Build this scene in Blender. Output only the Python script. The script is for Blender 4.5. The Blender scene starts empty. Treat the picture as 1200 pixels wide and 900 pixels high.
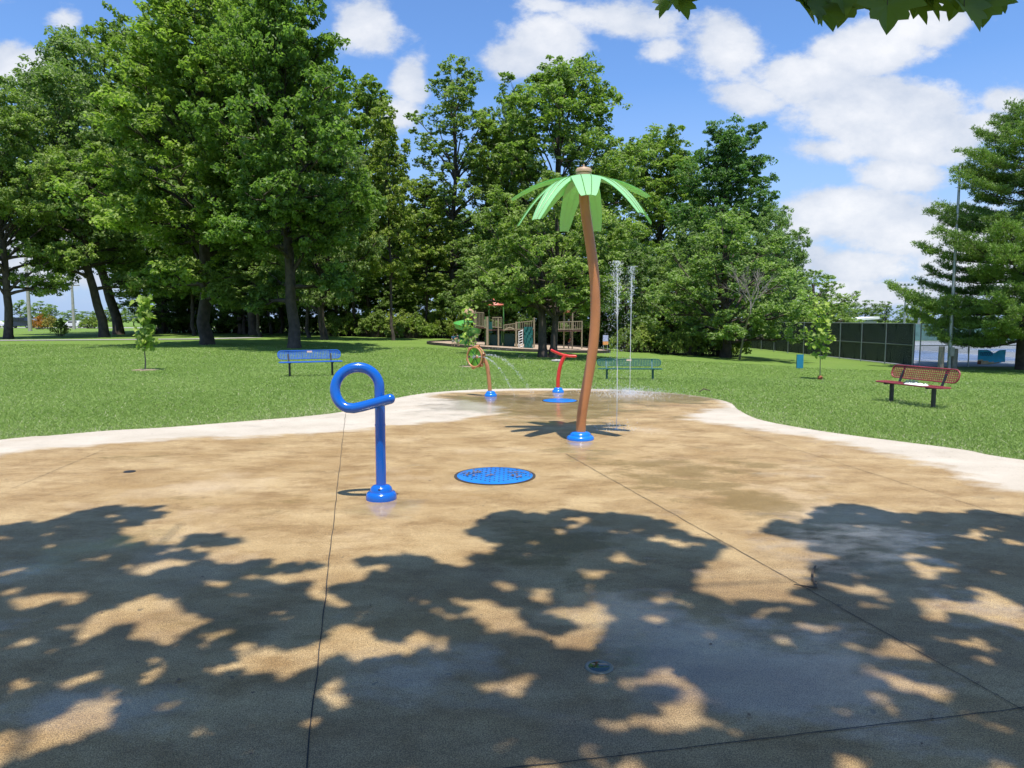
import bpy, math, random
import numpy as np
from mathutils import Vector, Matrix
R = math.radians
rng = np.random.default_rng(11)
random.seed(5)
scene = bpy.context.scene
COL = scene.collection

# ------------------------------------------------------------------ view geometry
CAM_H, F = 1.6, 830.0
PITCH = math.atan(75.0 / F)
cp, sp = math.cos(PITCH), math.sin(PITCH)

def raydir(px, py):
    a = (px - 600) / F; b = (450 - py) / F
    return np.array([a, cp + b * sp, -sp + b * cp])

def sstep(a, b, v):
    t = np.clip((v - a) / (b - a), 0, 1)
    return t * t * (3 - 2 * t)

AX = np.array([-60, -15, -5, 0, 5, 12, 22, 28, 60.]); AD = np.array([0, 0, .22, .5, .7, 1.1, 1.6, 1.7, 1.7])
def ground(x, y):
    """height of the lawn"""
    x = np.asarray(x, float); y = np.asarray(y, float)
    s = sstep(16.6, 31, y)
    bump = .05 * np.sin(x * .31 + 1) * np.sin(y * .23) * sstep(20, 40, y) * (1 - sstep(40, 50, y))
    return -np.interp(x, AX, AD) * s + bump

def at(px, py):
    d = raydir(px, py)
    lo = None
    t = 1.0
    while t < 3000:
        z = CAM_H + d[2] * t
        if z <= ground(d[0] * t, d[1] * t):
            a, b = t / 1.02 - .05, t
            for _ in range(40):
                m = (a + b) / 2
                if CAM_H + d[2] * m <= ground(d[0] * m, d[1] * m): b = m
                else: a = m
            return Vector((d[0] * b, d[1] * b, float(ground(d[0] * b, d[1] * b))))
        t = t * 1.02 + .02
    return Vector((d[0] * 500, 500, 0))

def atY(px, py, Y):
    d = raydir(px, py); t = Y / d[1]
    return Vector((d[0] * t, Y, CAM_H + d[2] * t))

def colx(px, Y):
    """world x of a picture column at distance Y"""
    return (px - 600) / F * Y * (1.0)

# ------------------------------------------------------------------ object helpers
def tag(o, label=None, cat=None, group=None, kind=None):
    if label: o['label'] = label
    if cat: o['category'] = cat
    if group: o['group'] = group
    if kind: o['kind'] = kind
    return o

def empty(name, loc=(0, 0, 0), rz=0, label=None, cat=None, group=None):
    o = bpy.data.objects.new(name, None); COL.objects.link(o)
    o.location = loc; o.rotation_euler = (0, 0, rz); o.empty_display_size = .1
    return tag(o, label, cat, group)

def link(name, me, parent=None):
    o = bpy.data.objects.new(name, me); COL.objects.link(o)
    if parent is not None: o.parent = parent
    return o

def mesh_np(name, verts, faces_flat, loop_tot, mats, smooth=False, mat_idx=None, attrs=None):
    me = bpy.data.meshes.new(name)
    verts = np.asarray(verts, np.float32)
    faces_flat = np.asarray(faces_flat, np.int32); loop_tot = np.asarray(loop_tot, np.int32)
    me.vertices.add(len(verts)); me.vertices.foreach_set('co', verts.ravel())
    me.loops.add(len(faces_flat)); me.loops.foreach_set('vertex_index', faces_flat)
    me.polygons.add(len(loop_tot))
    st = np.concatenate([[0], np.cumsum(loop_tot)[:-1]]).astype(np.int32)
    me.polygons.foreach_set('loop_start', st)
    try: me.polygons.foreach_set('loop_total', loop_tot)
    except Exception: pass
    if mat_idx is not None: me.polygons.foreach_set('material_index', np.asarray(mat_idx, np.int32))
    me.polygons.foreach_set('use_smooth', np.full(len(loop_tot), smooth))
    for m in (mats if isinstance(mats, (list, tuple)) else [mats]): me.materials.append(m)
    if attrs:
        for k, (dom, arr) in attrs.items():
            a = me.attributes.new(k, 'FLOAT', dom); a.data.foreach_set('value', np.asarray(arr, np.float32))
    me.update(calc_edges=True); me.validate()
    return me

class MB:
    """collects shapes into ONE mesh"""
    def __init__(s): s.v = []; s.f = []; s.n = 0; s.sm = []
    def add(s, verts, faces, smooth=False):
        s.v.extend([tuple(p) for p in verts])
        for f in faces: s.f.append(tuple(i + s.n for i in f)); s.sm.append(smooth)
        s.n += len(verts); return s
    def box(s, x0, x1, y0, y1, z0, z1, M=None):
        vs = [Vector(p) for p in ((x0, y0, z0), (x1, y0, z0), (x1, y1, z0), (x0, y1, z0), (x0, y0, z1), (x1, y0, z1), (x1, y1, z1), (x0, y1, z1))]
        if M is not None: vs = [M @ p for p in vs]
        return s.add(vs, [(0, 3, 2, 1), (4, 5, 6, 7), (0, 1, 5, 4), (1, 2, 6, 5), (2, 3, 7, 6), (3, 0, 4, 7)])
    def bar(s, a, b, w, h=None):
        h = h or w
        a = Vector(a); b = Vector(b); d = b - a; L = d.length
        q = d.to_track_quat('Z', 'Y').to_matrix().to_4x4()
        return s.box(-w / 2, w / 2, -h / 2, h / 2, 0, L, Matrix.Translation(a) @ q)
    def tube(s, pts, rad, seg=12, cap=True, closed=False):
        pts = [Vector(p) for p in pts]; n = len(pts)
        rad = [rad] * n if not hasattr(rad, '__len__') else rad
        vs = []; up = None
        for i, p in enumerate(pts):
            if closed: t = (pts[(i + 1) % n] - pts[i - 1])
            else: t = (pts[min(i + 1, n - 1)] - pts[max(i - 1, 0)])
            t.normalize()
            if up is None:
                up = Vector((0, 0, 1)) if abs(t.z) < .9 else Vector((1, 0, 0))
            u = (up - t * up.dot(t)).normalized(); w = t.cross(u); up = u
            for k in range(seg):
                a = 2 * math.pi * k / seg
                vs.append(p + (u * math.cos(a) + w * math.sin(a)) * rad[i])
        fs = []
        for i in range(n if closed else n - 1):
            j = (i + 1) % n
            for k in range(seg):
                l = (k + 1) % seg
                fs.append((i * seg + k, i * seg + l, j * seg + l, j * seg + k))
        if cap and not closed:
            fs.append(tuple(range(seg - 1, -1, -1))); fs.append(tuple((n - 1) * seg + k for k in range(seg)))
        return s.add(vs, fs, True)
    def lathe(s, prof, seg=32, c=(0, 0, 0), M=None):
        vs = []; c = Vector(c)
        for r, z in prof:
            for k in range(seg):
                a = 2 * math.pi * k / seg
                p = Vector((r * math.cos(a), r * math.sin(a), z))
                if M is not None: p = M @ p
                vs.append(p + c)
        fs = []
        for i in range(len(prof) - 1):
            for k in range(seg):
                l = (k + 1) % seg
                fs.append((i * seg + k, i * seg + l, (i + 1) * seg + l, (i + 1) * seg + k))
        fs.append(tuple(range(seg - 1, -1, -1))); fs.append(tuple((len(prof) - 1) * seg + k for k in range(seg)))
        return s.add(vs, fs, True)
    def ball(s, c, r, seg=12, rings=8, sc=(1, 1, 1)):
        prof = [(max(1e-4, math.sin(math.pi * i / rings)) , -math.cos(math.pi * i / rings)) for i in range(rings + 1)]
        M = Matrix.Diagonal((r * sc[0], r * sc[1], r * sc[2], 1))
        return s.lathe(prof, seg, c, M)
    def build(s, name, mat, parent=None):
        me = bpy.data.meshes.new(name); me.from_pydata(s.v, [], s.f)
        me.polygons.foreach_set('use_smooth', s.sm)
        for m in (mat if isinstance(mat, (list, tuple)) else [mat]): me.materials.append(m)
        me.update()
        o = link(name, me, parent)
        if any(s.sm) : 
            md = None
            try: me.set_sharp_from_angle(angle=R(40))
            except Exception: pass
        return o

def copy_tree(o, parent=None):
    c = o.copy(); COL.objects.link(c)
    if parent is not None: c.parent = parent
    for ch in [x for x in COL.objects if x.parent == o]: copy_tree(ch, c)
    return c

# ------------------------------------------------------------------ materials
def newmat(name):
    m = bpy.data.materials.new(name); m.use_nodes = True
    nt = m.node_tree; nt.nodes.clear()
    return m, nt, nt.nodes, nt.links

def rgb(c): return (c[0], c[1], c[2], 1)

def mat(name, col, rough=.5, var=.12, scale=8., bump=.0, metal=0., coat=0., spec=.5, dirt=None):
    m, nt, N, L = newmat(name)
    out = N.new('ShaderNodeOutputMaterial'); b = N.new('ShaderNodeBsdfPrincipled')
    L.new(b.outputs[0], out.inputs[0])
    b.inputs['Roughness'].default_value = rough; b.inputs['Metallic'].default_value = metal
    b.inputs['Coat Weight'].default_value = coat; b.inputs['Coat Roughness'].default_value = .12
    b.inputs['Specular IOR Level'].default_value = spec
    tc = N.new('ShaderNodeTexCoord'); no = N.new('ShaderNodeTexNoise')
    no.inputs['Scale'].default_value = scale; no.inputs['Detail'].default_value = 5
    L.new(tc.outputs['Object'], no.inputs['Vector'])
    mx = N.new('ShaderNodeMix'); mx.data_type = 'RGBA'
    mx.inputs[6].default_value = rgb([c * (1 - var) for c in col]); mx.inputs[7].default_value = rgb([min(1, c * (1 + var)) for c in col])
    rp = N.new('ShaderNodeMapRange'); rp.inputs[1].default_value = .3; rp.inputs[2].default_value = .7
    L.new(no.outputs[0], rp.inputs[0]); L.new(rp.outputs[0], mx.inputs[0])
    last = mx.outputs[2]
    if dirt:
        n2 = N.new('ShaderNodeTexNoise'); n2.inputs['Scale'].default_value = scale * .6; n2.inputs['Detail'].default_value = 7; n2.inputs['Roughness'].default_value = .65
        L.new(tc.outputs['Object'], n2.inputs['Vector'])
        r2 = N.new('ShaderNodeMapRange'); r2.inputs[1].default_value = .55; r2.inputs[2].default_value = .75
        L.new(n2.outputs[0], r2.inputs[0])
        m2 = N.new('ShaderNodeMix'); m2.data_type = 'RGBA'; m2.inputs[7].default_value = rgb(dirt)
        L.new(r2.outputs[0], m2.inputs[0]); L.new(last, m2.inputs[6]); last = m2.outputs[2]
    L.new(last, b.inputs['Base Color'])
    if bump:
        bp = N.new('ShaderNodeBump'); bp.inputs['Strength'].default_value = bump; bp.inputs['Distance'].default_value = .02
        n3 = N.new('ShaderNodeTexNoise'); n3.inputs['Scale'].default_value = scale * 6; n3.inputs['Detail'].default_value = 4
        L.new(tc.outputs['Object'], n3.inputs['Vector']); L.new(n3.outputs[0], bp.inputs['Height']); L.new(bp.outputs[0], b.inputs['Normal'])
    return m

def leafmat(name, dark, light, trans=.35, rough=.45):
    """leaf colour varies leaf by leaf through the mesh attribute 'tint', and tree by tree through the object colour"""
    m, nt, N, L = newmat(name)
    out = N.new('ShaderNodeOutputMaterial'); b = N.new('ShaderNodeBsdfPrincipled'); tr = N.new('ShaderNodeBsdfTranslucent')
    at_ = N.new('ShaderNodeAttribute'); at_.attribute_name = 'tint'
    mx = N.new('ShaderNodeMix'); mx.data_type = 'RGBA'; mx.inputs[6].default_value = rgb(dark); mx.inputs[7].default_value = rgb(light)
    L.new(at_.outputs['Fac'], mx.inputs[0])
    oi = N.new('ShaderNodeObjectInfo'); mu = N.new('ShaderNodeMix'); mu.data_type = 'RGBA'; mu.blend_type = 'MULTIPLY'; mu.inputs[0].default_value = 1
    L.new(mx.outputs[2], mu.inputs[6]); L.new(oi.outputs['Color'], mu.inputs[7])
    L.new(mu.outputs[2], b.inputs['Base Color']); b.inputs['Roughness'].default_value = rough; b.inputs['Specular IOR Level'].default_value = .45
    m3 = N.new('ShaderNodeMix'); m3.data_type = 'RGBA'; m3.blend_type = 'MULTIPLY'; m3.inputs[0].default_value = 1; m3.inputs[7].default_value = (1.2, 1.5, .65, 1)
    L.new(mu.outputs[2], m3.inputs[6]); L.new(m3.outputs[2], tr.inputs['Color'])
    sh = N.new('ShaderNodeMixShader'); sh.inputs[0].default_value = trans
    L.new(b.outputs[0], sh.inputs[1]); L.new(tr.outputs[0], sh.inputs[2]); L.new(sh.outputs[0], out.inputs[0])
    return m

M = {}
M['leaf'] = leafmat('maple_leaves', (.058, .110, .026), (.330, .420, .125), trans=.42, rough=.55)
M['leaf_near'] = leafmat('near_leaves', (.09, .15, .022), (.15, .23, .04), trans=.4)
M['needle'] = leafmat('pine_needles', (.085, .15, .03), (.30, .42, .10), trans=.3, rough=.55)
M['bark'] = mat('bark', (.075, .058, .045), .9, .45, 3., .9)
M['bark_pale'] = mat('pale_bark', (.19, .16, .13), .9, .35, 5., .7)
M['dead'] = mat('dead_wood', (.26, .23, .20), .9, .2, 5., .3)
M['blue'] = mat('blue_powder_coat', (.003, .112, .50), .22, .06, 3., 0, coat=.6)
M['blue_bench'] = mat('blue_plastic_coat', (.02, .12, .50), .4, .12, 5., 0, coat=.2, dirt=(.10, .17, .35))
M['green_bench'] = mat('dark_green_plastic_coat', (.012, .10, .085), .4, .15, 5., 0, coat=.2)
M['red_bench'] = mat('faded_red_plastic_coat', (.27, .035, .042), .5, .25, 6., 0, dirt=(.34, .12, .13))
M['black'] = mat('black_painted_steel', (.02, .02, .022), .45, .2)
M['red'] = mat('red_powder_coat', (.62, .032, .018), .3, .06, 3., 0, coat=.4)
M['tan'] = mat('tan_powder_coat', (.47, .215, .085), .35, .08, 3., 0, coat=.3)
M['palmtrunk'] = mat('palm_brown_coat', (.45, .185, .068), .42, .12, 4., .05, coat=.2, dirt=(.36, .15, .07))
M['cap'] = mat('cap_pinkish_brown', (.44, .29, .18), .5, .1)
M['wheelgreen'] = mat('wheel_green', (.09, .22, .02), .4, .1)
M['wheel_dark'] = mat('wheel_dark_green', (.13, .36, .02), .4, .1)
M['blue_cover'] = mat('blue_cover_paint', (.008, .19, .66), .35, .12, 6., 0, coat=.3, dirt=(.02, .24, .60))
M['blue_base'] = mat('azure_base_coat', (.004, .17, .66), .25, .08, 4., 0, coat=.5, dirt=(.02, .20, .58))
M['steel'] = mat('galvanised_steel', (.36, .37, .38), .4, .12, 4., 0, metal=.5)
M['screen'] = mat('black_windscreen_cloth', (.009, .012, .018), .8, .35, 1.5, .2)
M['screen_teal'] = mat('teal_windscreen_cloth', (.10, .20, .18), .8, .25, 1., .2)
M['concrete_pole'] = mat('pole_concrete', (.38, .36, .33), .8, .15, 3., .3)
M['wood'] = mat('grey_wood', (.24, .21, .17), .85, .25, 6., .5)
M['white'] = mat('white_paint', (.75, .75, .73), .5, .05)
M['white_car'] = mat('white_car_paint', (.7, .7, .7), .25, .04, coat=.5)
M['dark_car'] = mat('dark_car_paint', (.02, .022, .03), .25, .1, coat=.5)
M['glass'] = mat('dark_window_glass', (.02, .025, .03), .08, .1)
M['rubber'] = mat('tyre_rubber', (.02, .02, .02), .8, .1)
M['mulch'] = mat('wood_mulch', (.40, .30, .21), .95, .3, 10., .8)
M['timber'] = mat('dark_timber_edging', (.05, .043, .035), .9, .3, 4., .4)
M['path'] = mat('path_concrete', (.34, .32, .29), .9, .12, 2., .2)
M['asphalt'] = mat('asphalt', (.06, .06, .062), .9, .2, 4., .2)
M['court'] = mat('court_blue', (.11, .165, .27), .8, .12, .3)
M['court_grey'] = mat('court_surround', (.20, .22, .235), .85, .15, .3)
M['play_tan'] = mat('play_tan_coat', (.30, .25, .16), .5, .08)  # tan darkened to stand in for tree shade over the playground
M['play_green'] = mat('play_green_coat', (.10, .28, .07), .4, .1)
M['slide_green'] = mat('slide_green_plastic', (.13, .46, .10), .35, .08, coat=.2)
M['play_red'] = mat('coral_plastic', (.60, .16, .10), .45, .12)
M['play_teal'] = mat('teal_plastic', (.015, .10, .09), .4, .1)
M['play_deck'] = mat('brown_deck', (.12, .06, .045), .6, .15)
M['bluebox'] = mat('teal_blue_board', (.015, .20, .33), .5, .1)
M['banner_blue'] = mat('banner_sky_blue', (.04, .50, .92), .6, .10, 2., .1)
M['banner_navy'] = mat('banner_navy_print', (.01, .09, .40), .6, .1)
M['banner_sand'] = mat('banner_sand_print', (.62, .45, .30), .6, .25, 3.)
M['banner_brown'] = mat('banner_brown_print', (.20, .07, .035), .6, .25, 3.)
M['skin'] = mat('skin', (.50, .29, .20), .55, .06)
M['hair'] = mat('dark_hair', (.03, .02, .015), .6, .2, 30)
M['shirt_blue'] = mat('blue_shirt', (.04, .12, .25), .8, .1)
M['shirt_navy'] = mat('navy_shirt', (.02, .025, .06), .8, .1)
M['shirt_red'] = mat('brick_red_shirt', (.36, .07, .045), .8, .1)
M['shorts_pale'] = mat('pale_shorts', (.45, .43, .45), .8, .1)
M['shorts_dark'] = mat('dark_shorts', (.03, .035, .05), .8, .1)
M['sign_lilac'] = mat('sign_print', (.42, .46, .66), .5, .3, 9.)
M['orange'] = mat('sign_orange', (.75, .33, .10), .5, .2)
M['twig'] = mat('dry_twig', (.10, .075, .05), .9, .2, 20.)
M['debris'] = mat('wet_leaf_bits', (.16, .10, .055), .7, .5, 40.)
M['joint'] = mat('joint_dark', (.045, .038, .03), .95, .3, 30.)  # plain dark colour for joints, cover rims and drain holes
M['nozzle_glass'] = mat('dark_green_lens', (.008, .03, .028), .06, .3)
M['nozzle_ring'] = mat('dull_brass_ring', (.22, .21, .16), .45, .2, metal=.4)
M['cloth_white'] = mat('white_cloth', (.75, .76, .74), .85, .05)
M['cloth_green'] = mat('dark_green_cloth', (.05, .10, .07), .85, .3, 30)
M['redbrown'] = mat('reddish_mulch', (.33, .11, .05), .95, .3, 20., .5)
M['soil'] = mat('bare_soil', (.28, .21, .14), .95, .3, 20., .5)
M['concrete_edge'] = mat('slab_edge', (.5, .45, .37), .9, .1)
M['tag'] = mat('faded_label', (.62, .42, .32), .6, .2, 20.)

# palm leaves: thin plastic that lets sunlight through
m, nt, N, L = newmat('palm_leaf_plastic')
out = N.new('ShaderNodeOutputMaterial'); b = N.new('ShaderNodeBsdfPrincipled'); tr = N.new('ShaderNodeBsdfTranslucent')
b.inputs['Base Color'].default_value = (.42, .80, .42, 1); b.inputs['Roughness'].default_value = .4
tr.inputs['Color'].default_value = (.36, .75, .24, 1)
sh = N.new('ShaderNodeMixShader'); sh.inputs[0].default_value = .38
L.new(b.outputs[0], sh.inputs[1]); L.new(tr.outputs[0], sh.inputs[2]); L.new(sh.outputs[0], out.inputs[0])
M['palmleaf'] = m

# water
m, nt, N, L = newmat('falling_water')
out = N.new('ShaderNodeOutputMaterial'); b = N.new('ShaderNodeBsdfPrincipled')
b.inputs['Base Color'].default_value = (.9, .94, .97, 1); b.inputs['Roughness'].default_value = .08; b.inputs['IOR'].default_value = 1.33
tp = N.new('ShaderNodeBsdfTransparent'); sh = N.new('ShaderNodeMixShader'); sh.inputs[0].default_value = .62
L.new(tp.outputs[0], sh.inputs[1]); L.new(b.outputs[0], sh.inputs[2]); L.new(sh.outputs[0], out.inputs[0])
M['water'] = m

# chain link: woven wire pattern, the gaps are open
m, nt, N, L = newmat('chain_link')
out = N.new('ShaderNodeOutputMaterial'); b = N.new('ShaderNodeBsdfPrincipled'); b.inputs['Base Color'].default_value = (.3, .31, .31, 1); b.inputs['Metallic'].default_value = .4
tp = N.new('ShaderNodeBsdfTransparent'); sh = N.new('ShaderNodeMixShader')
tc = N.new('ShaderNodeTexCoord'); sx = N.new('ShaderNodeSeparateXYZ'); L.new(tc.outputs['Object'], sx.inputs[0])
def mth(op, a=None, b_=None, nt_=None):
    n = N.new('ShaderNodeMath'); n.operation = op
    for i, v in enumerate((a, b_)):
        if v is None: continue
        if isinstance(v, (int, float)): n.inputs[i].default_value = v
        else: L.new(v, n.inputs[i])
    return n.outputs[0]
u = mth('ADD', sx.outputs[0], sx.outputs[1])
res = []
for sgn in (1, -1):
    q = mth('ADD', mth('MULTIPLY', u, 14.), mth('MULTIPLY', sx.outputs[2], 14. * sgn))
    res.append(mth('LESS_THAN', mth('FRACT', q), .10))
f = mth('MAXIMUM', res[0], res[1])
L.new(f, sh.inputs[0]); L.new(tp.outputs[0], sh.inputs[1]); L.new(b.outputs[0], sh.inputs[2]); L.new(sh.outputs[0], out.inputs[0])
M['chain'] = m

# lawn
m, nt, N, L = newmat('lawn_turf')
out = N.new('ShaderNodeOutputMaterial'); b = N.new('ShaderNodeBsdfPrincipled'); L.new(b.outputs[0], out.inputs[0]); b.inputs['Roughness'].default_value = .9; b.inputs['Specular IOR Level'].default_value = .15
tc = N.new('ShaderNodeTexCoord')
def noise(scale, det=5, rough=.55, vec=None):
    n = N.new('ShaderNodeTexNoise'); n.inputs['Scale'].default_value = scale; n.inputs['Detail'].default_value = det; n.inputs['Roughness'].default_value = rough
    L.new(vec or tc.outputs['Object'], n.inputs['Vector']); return n.outputs[0]
def mr(v, a, b_, c=0, d=1):
    n = N.new('ShaderNodeMapRange'); n.inputs[1].default_value = a; n.inputs[2].default_value = b_; n.inputs[3].default_value = c; n.inputs[4].default_value = d
    L.new(v, n.inputs[0]); return n.outputs[0]
def mixc(f, a, b_, mode='MIX'):
    n = N.new('ShaderNodeMix'); n.data_type = 'RGBA'; n.blend_type = mode
    if isinstance(f, (int, float)): n.inputs[0].default_value = f
    else: L.new(f, n.inputs[0])
    for i, v in ((6, a), (7, b_)):
        if isinstance(v, tuple): n.inputs[i].default_value = rgb(v)
        else: L.new(v, n.inputs[i])
    return n.outputs[2]
c = mixc(mr(noise(.35, 6), .35, .65), (.16, .25, .043), (.21, .305, .06))
c = mixc(mr(noise(9, 4, .7), .35, .7), c, (.10, .18, .032))
c = mixc(mr(noise(38, 3, .7), .58, .74), c, (.27, .30, .13))
c = mixc(mr(noise(1.3, 5), .60, .78), c, (.20, .23, .085))
L.new(c, b.inputs['Base Color'])
bp = N.new('ShaderNodeBump'); bp.inputs['Strength'].default_value = .8; bp.inputs['Distance'].default_value = .05; L.new(noise(25, 5, .8), bp.inputs['Height']); L.new(bp.outputs[0], b.inputs['Normal'])
M['lawn'] = m

# grass blades
m, nt, N, L = newmat('grass_blades')
out = N.new('ShaderNodeOutputMaterial'); b = N.new('ShaderNodeBsdfPrincipled'); tr = N.new('ShaderNodeBsdfTranslucent'); sh = N.new('ShaderNodeMixShader'); sh.inputs[0].default_value = .3
b.inputs['Roughness'].default_value = .5; b.inputs['Specular IOR Level'].default_value = .3
at_ = N.new('ShaderNodeAttribute'); at_.attribute_name = 'tint'
cr = N.new('ShaderNodeValToRGB'); e = cr.color_ramp.elements
e[0].position = 0; e[0].color = (.165, .270, .048, 1); e[1].position = 1; e[1].color = (.52, .50, .32, 1)
for p_, c_ in ((.55, (.235, .350, .078, 1)), (.85, (.31, .41, .12, 1))):
    q = e.new(p_); q.color = c_
L.new(at_.outputs['Fac'], cr.inputs[0]); L.new(cr.outputs[0], b.inputs['Base Color']); L.new(cr.outputs[0], tr.inputs['Color'])
L.new(b.outputs[0], sh.inputs[1]); L.new(tr.outputs[0], sh.inputs[2]); L.new(sh.outputs[0], out.inputs[0])
M['grass'] = m

# splash pad concrete: 'wet' = stained tan inner field, 'sheen' = standing film of water, 'algae' = olive stains, 'dark' = painted-in shade and wet brown
m, nt, N, L = newmat('splash_pad_concrete')
out = N.new('ShaderNodeOutputMaterial'); b = N.new('ShaderNodeBsdfPrincipled'); L.new(b.outputs[0], out.inputs[0])
tc = N.new('ShaderNodeTexCoord')
def attr(n_):
    a = N.new('ShaderNodeAttribute'); a.attribute_name = n_; return a.outputs['Fac']
mp = N.new('ShaderNodeMapping'); mp.inputs['Scale'].default_value = (.8, 1.25, 1); mp.inputs['Rotation'].default_value = (0, 0, R(14)); L.new(tc.outputs['Object'], mp.inputs[0])
sv = mp.outputs[0]
wet = mr(mth('ADD', attr('wet'), mr(noise(2.0, 7, .65, sv), .2, .8, -.24, .24)), .40, .60)
swirl = noise(1.1, 8, .68, sv)
tan = mixc(mr(swirl, .36, .64), (.315, .205, .085), (.455, .330, .165))
tan = mixc(mr(noise(2.4, 9, .74, sv), .46, .68), tan, (.235, .145, .058))
tan = mixc(mr(noise(.55, 5, .6), .55, .75), tan, (.52, .40, .25))
alg = mth('MULTIPLY', mr(mth('ADD', attr('algae'), mr(noise(1.6, 8, .7, sv), .3, .7, -.5, .5)), .45, .75), .7)
tan = mixc(alg, tan, (.17, .115, .035))
cream = mixc(mr(noise(1.5, 6, .6), .35, .7), (.55, .485, .385), (.45, .39, .30))
cream = mixc(mr(noise(.8, 6, .7, sv), .56, .70), cream, (.44, .36, .26))
c = mixc(wet, cream, tan)
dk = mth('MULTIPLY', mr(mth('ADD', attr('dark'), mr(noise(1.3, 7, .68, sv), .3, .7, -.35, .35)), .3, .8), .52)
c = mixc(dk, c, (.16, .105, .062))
# aggregate speckle
sp1 = mr(noise(210, 2, .6), .37, .64, .48, 1.5)
spn = N.new('ShaderNodeCombineColor'); 
for i in range(3): L.new(sp1, spn.inputs[i])
c = mixc(mth('ADD', mth('MULTIPLY', wet, .75), .2), c, mixc(1., c, spn.outputs[0], 'MULTIPLY'))
c = mixc(mr(noise(95, 3, .6), .60, .70, 0, .65), c, (.12, .09, .055))
c = mixc(mr(noise(14, 2, .5), .735, .76, 0, .6), c, (.09, .075, .05))
L.new(c, b.inputs['Base Color'])
shn = mr(mth('ADD', attr('sheen'), mr(noise(1.7, 7, .66, sv), .3, .7, -.42, .42)), .38, .72)
rg = mth('SUBTRACT', .85, mth('MULTIPLY', wet, .15))
rg = mth('SUBTRACT', rg, mth('MULTIPLY', shn, .36))
L.new(rg, b.inputs['Roughness']); b.inputs['Specular IOR Level'].default_value = .3
L.new(mth('MULTIPLY', shn, .75), b.inputs['Coat Weight']); b.inputs['Coat Roughness'].default_value = .10; b.inputs['Coat IOR'].default_value = 1.4
bp = N.new('ShaderNodeBump'); bp.inputs['Distance'].default_value = .004
L.new(mth('SUBTRACT', .7, mth('MULTIPLY', shn, .45)), bp.inputs['Strength'])
L.new(noise(160, 4, .7), bp.inputs['Height']); L.new(bp.outputs[0], b.inputs['Normal'])
bc = N.new('ShaderNodeBump'); bc.inputs['Distance'].default_value = .004; bc.inputs['Strength'].default_value = .35
L.new(noise(22, 3, .6), bc.inputs['Height']); L.new(bc.outputs[0], b.inputs['Coat Normal'])
M['pad'] = m

# ------------------------------------------------------------------ pad outline
def catmull(P, n=14):
    P = [np.array(p, float) for p in P]; k = len(P); o = []
    for i in range(k):
        a, b_, c_, d = P[i - 1], P[i], P[(i + 1) % k], P[(i + 2) % k]
        for j in range(n):
            t = j / n
            o.append(.5 * ((2 * b_) + (-a + c_) * t + (2 * a - 5 * b_ + 4 * c_ - d) * t * t + (-a + 3 * b_ - 3 * c_ + d) * t ** 3))
    return np.array(o)
def gp(px, py):
    d = raydir(px, py); t = -CAM_H / d[2]
    return (d[0] * t, d[1] * t)
edge_px = [(0, 517), (60, 512), (130, 506), (200, 502), (300, 494), (360, 489), (405, 483), (445, 472), (490, 463), (540, 458.5), (600, 456.5), (680, 456.5), (740, 458.5), (790, 462), (830, 467), (855, 473), (866, 482), (890, 493), (940, 503), (1000, 512), (1070, 521), (1130, 529), (1200, 541)]
outer = [gp(*p) for p in edge_px] + [(7.4, 6.2), (8.3, 3), (8, -1.5), (4, -5), (-2, -5.8), (-7.5, -3), (-9.3, 2), (-8.6, 6.9)]
OUT = catmull(outer, 12)
inner_px = [(0, 534), (100, 525), (200, 516), (300, 513), (400, 507), (450, 501), (500, 497), (560, 490), (590, 480), (560, 472), (520, 468), (510, 463.5), (560, 460), (620, 458.8), (700, 458.8), (770, 461), (820, 466), (848, 473), (840, 480), (805, 486), (820, 495), (870, 503), (940, 512), (1010, 527), (1080, 544), (1200, 582)]
inner = [gp(*p) for p in inner_px] + [(5.8, 5), (6.6, 2), (6, -1.5), (3, -4), (-2, -4.6), (-6, -2.5), (-7.4, 2), (-7.2, 6)]
INN = catmull(inner, 6)

def sdist(P, poly):
    """signed distance, positive inside"""
    x, y = P[:, 0], P[:, 1]; ins = np.zeros(len(P), bool); dm = np.full(len(P), 1e9)
    for i in range(len(poly)):
        a = poly[i - 1]; b_ = poly[i]
        ab = b_ - a; t = np.clip(((x - a[0]) * ab[0] + (y - a[1]) * ab[1]) / (ab @ ab + 1e-12), 0, 1)
        dm = np.minimum(dm, (x - a[0] - t * ab[0]) ** 2 + (y - a[1] - t * ab[1]) ** 2)
        c_ = ((a[1] > y) != (b_[1] > y)) & (x < (b_[0] - a[0]) * (y - a[1]) / (b_[1] - a[1] + 1e-12) + a[0])
        ins ^= c_
    return np.where(ins, 1, -1) * np.sqrt(dm)

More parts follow.
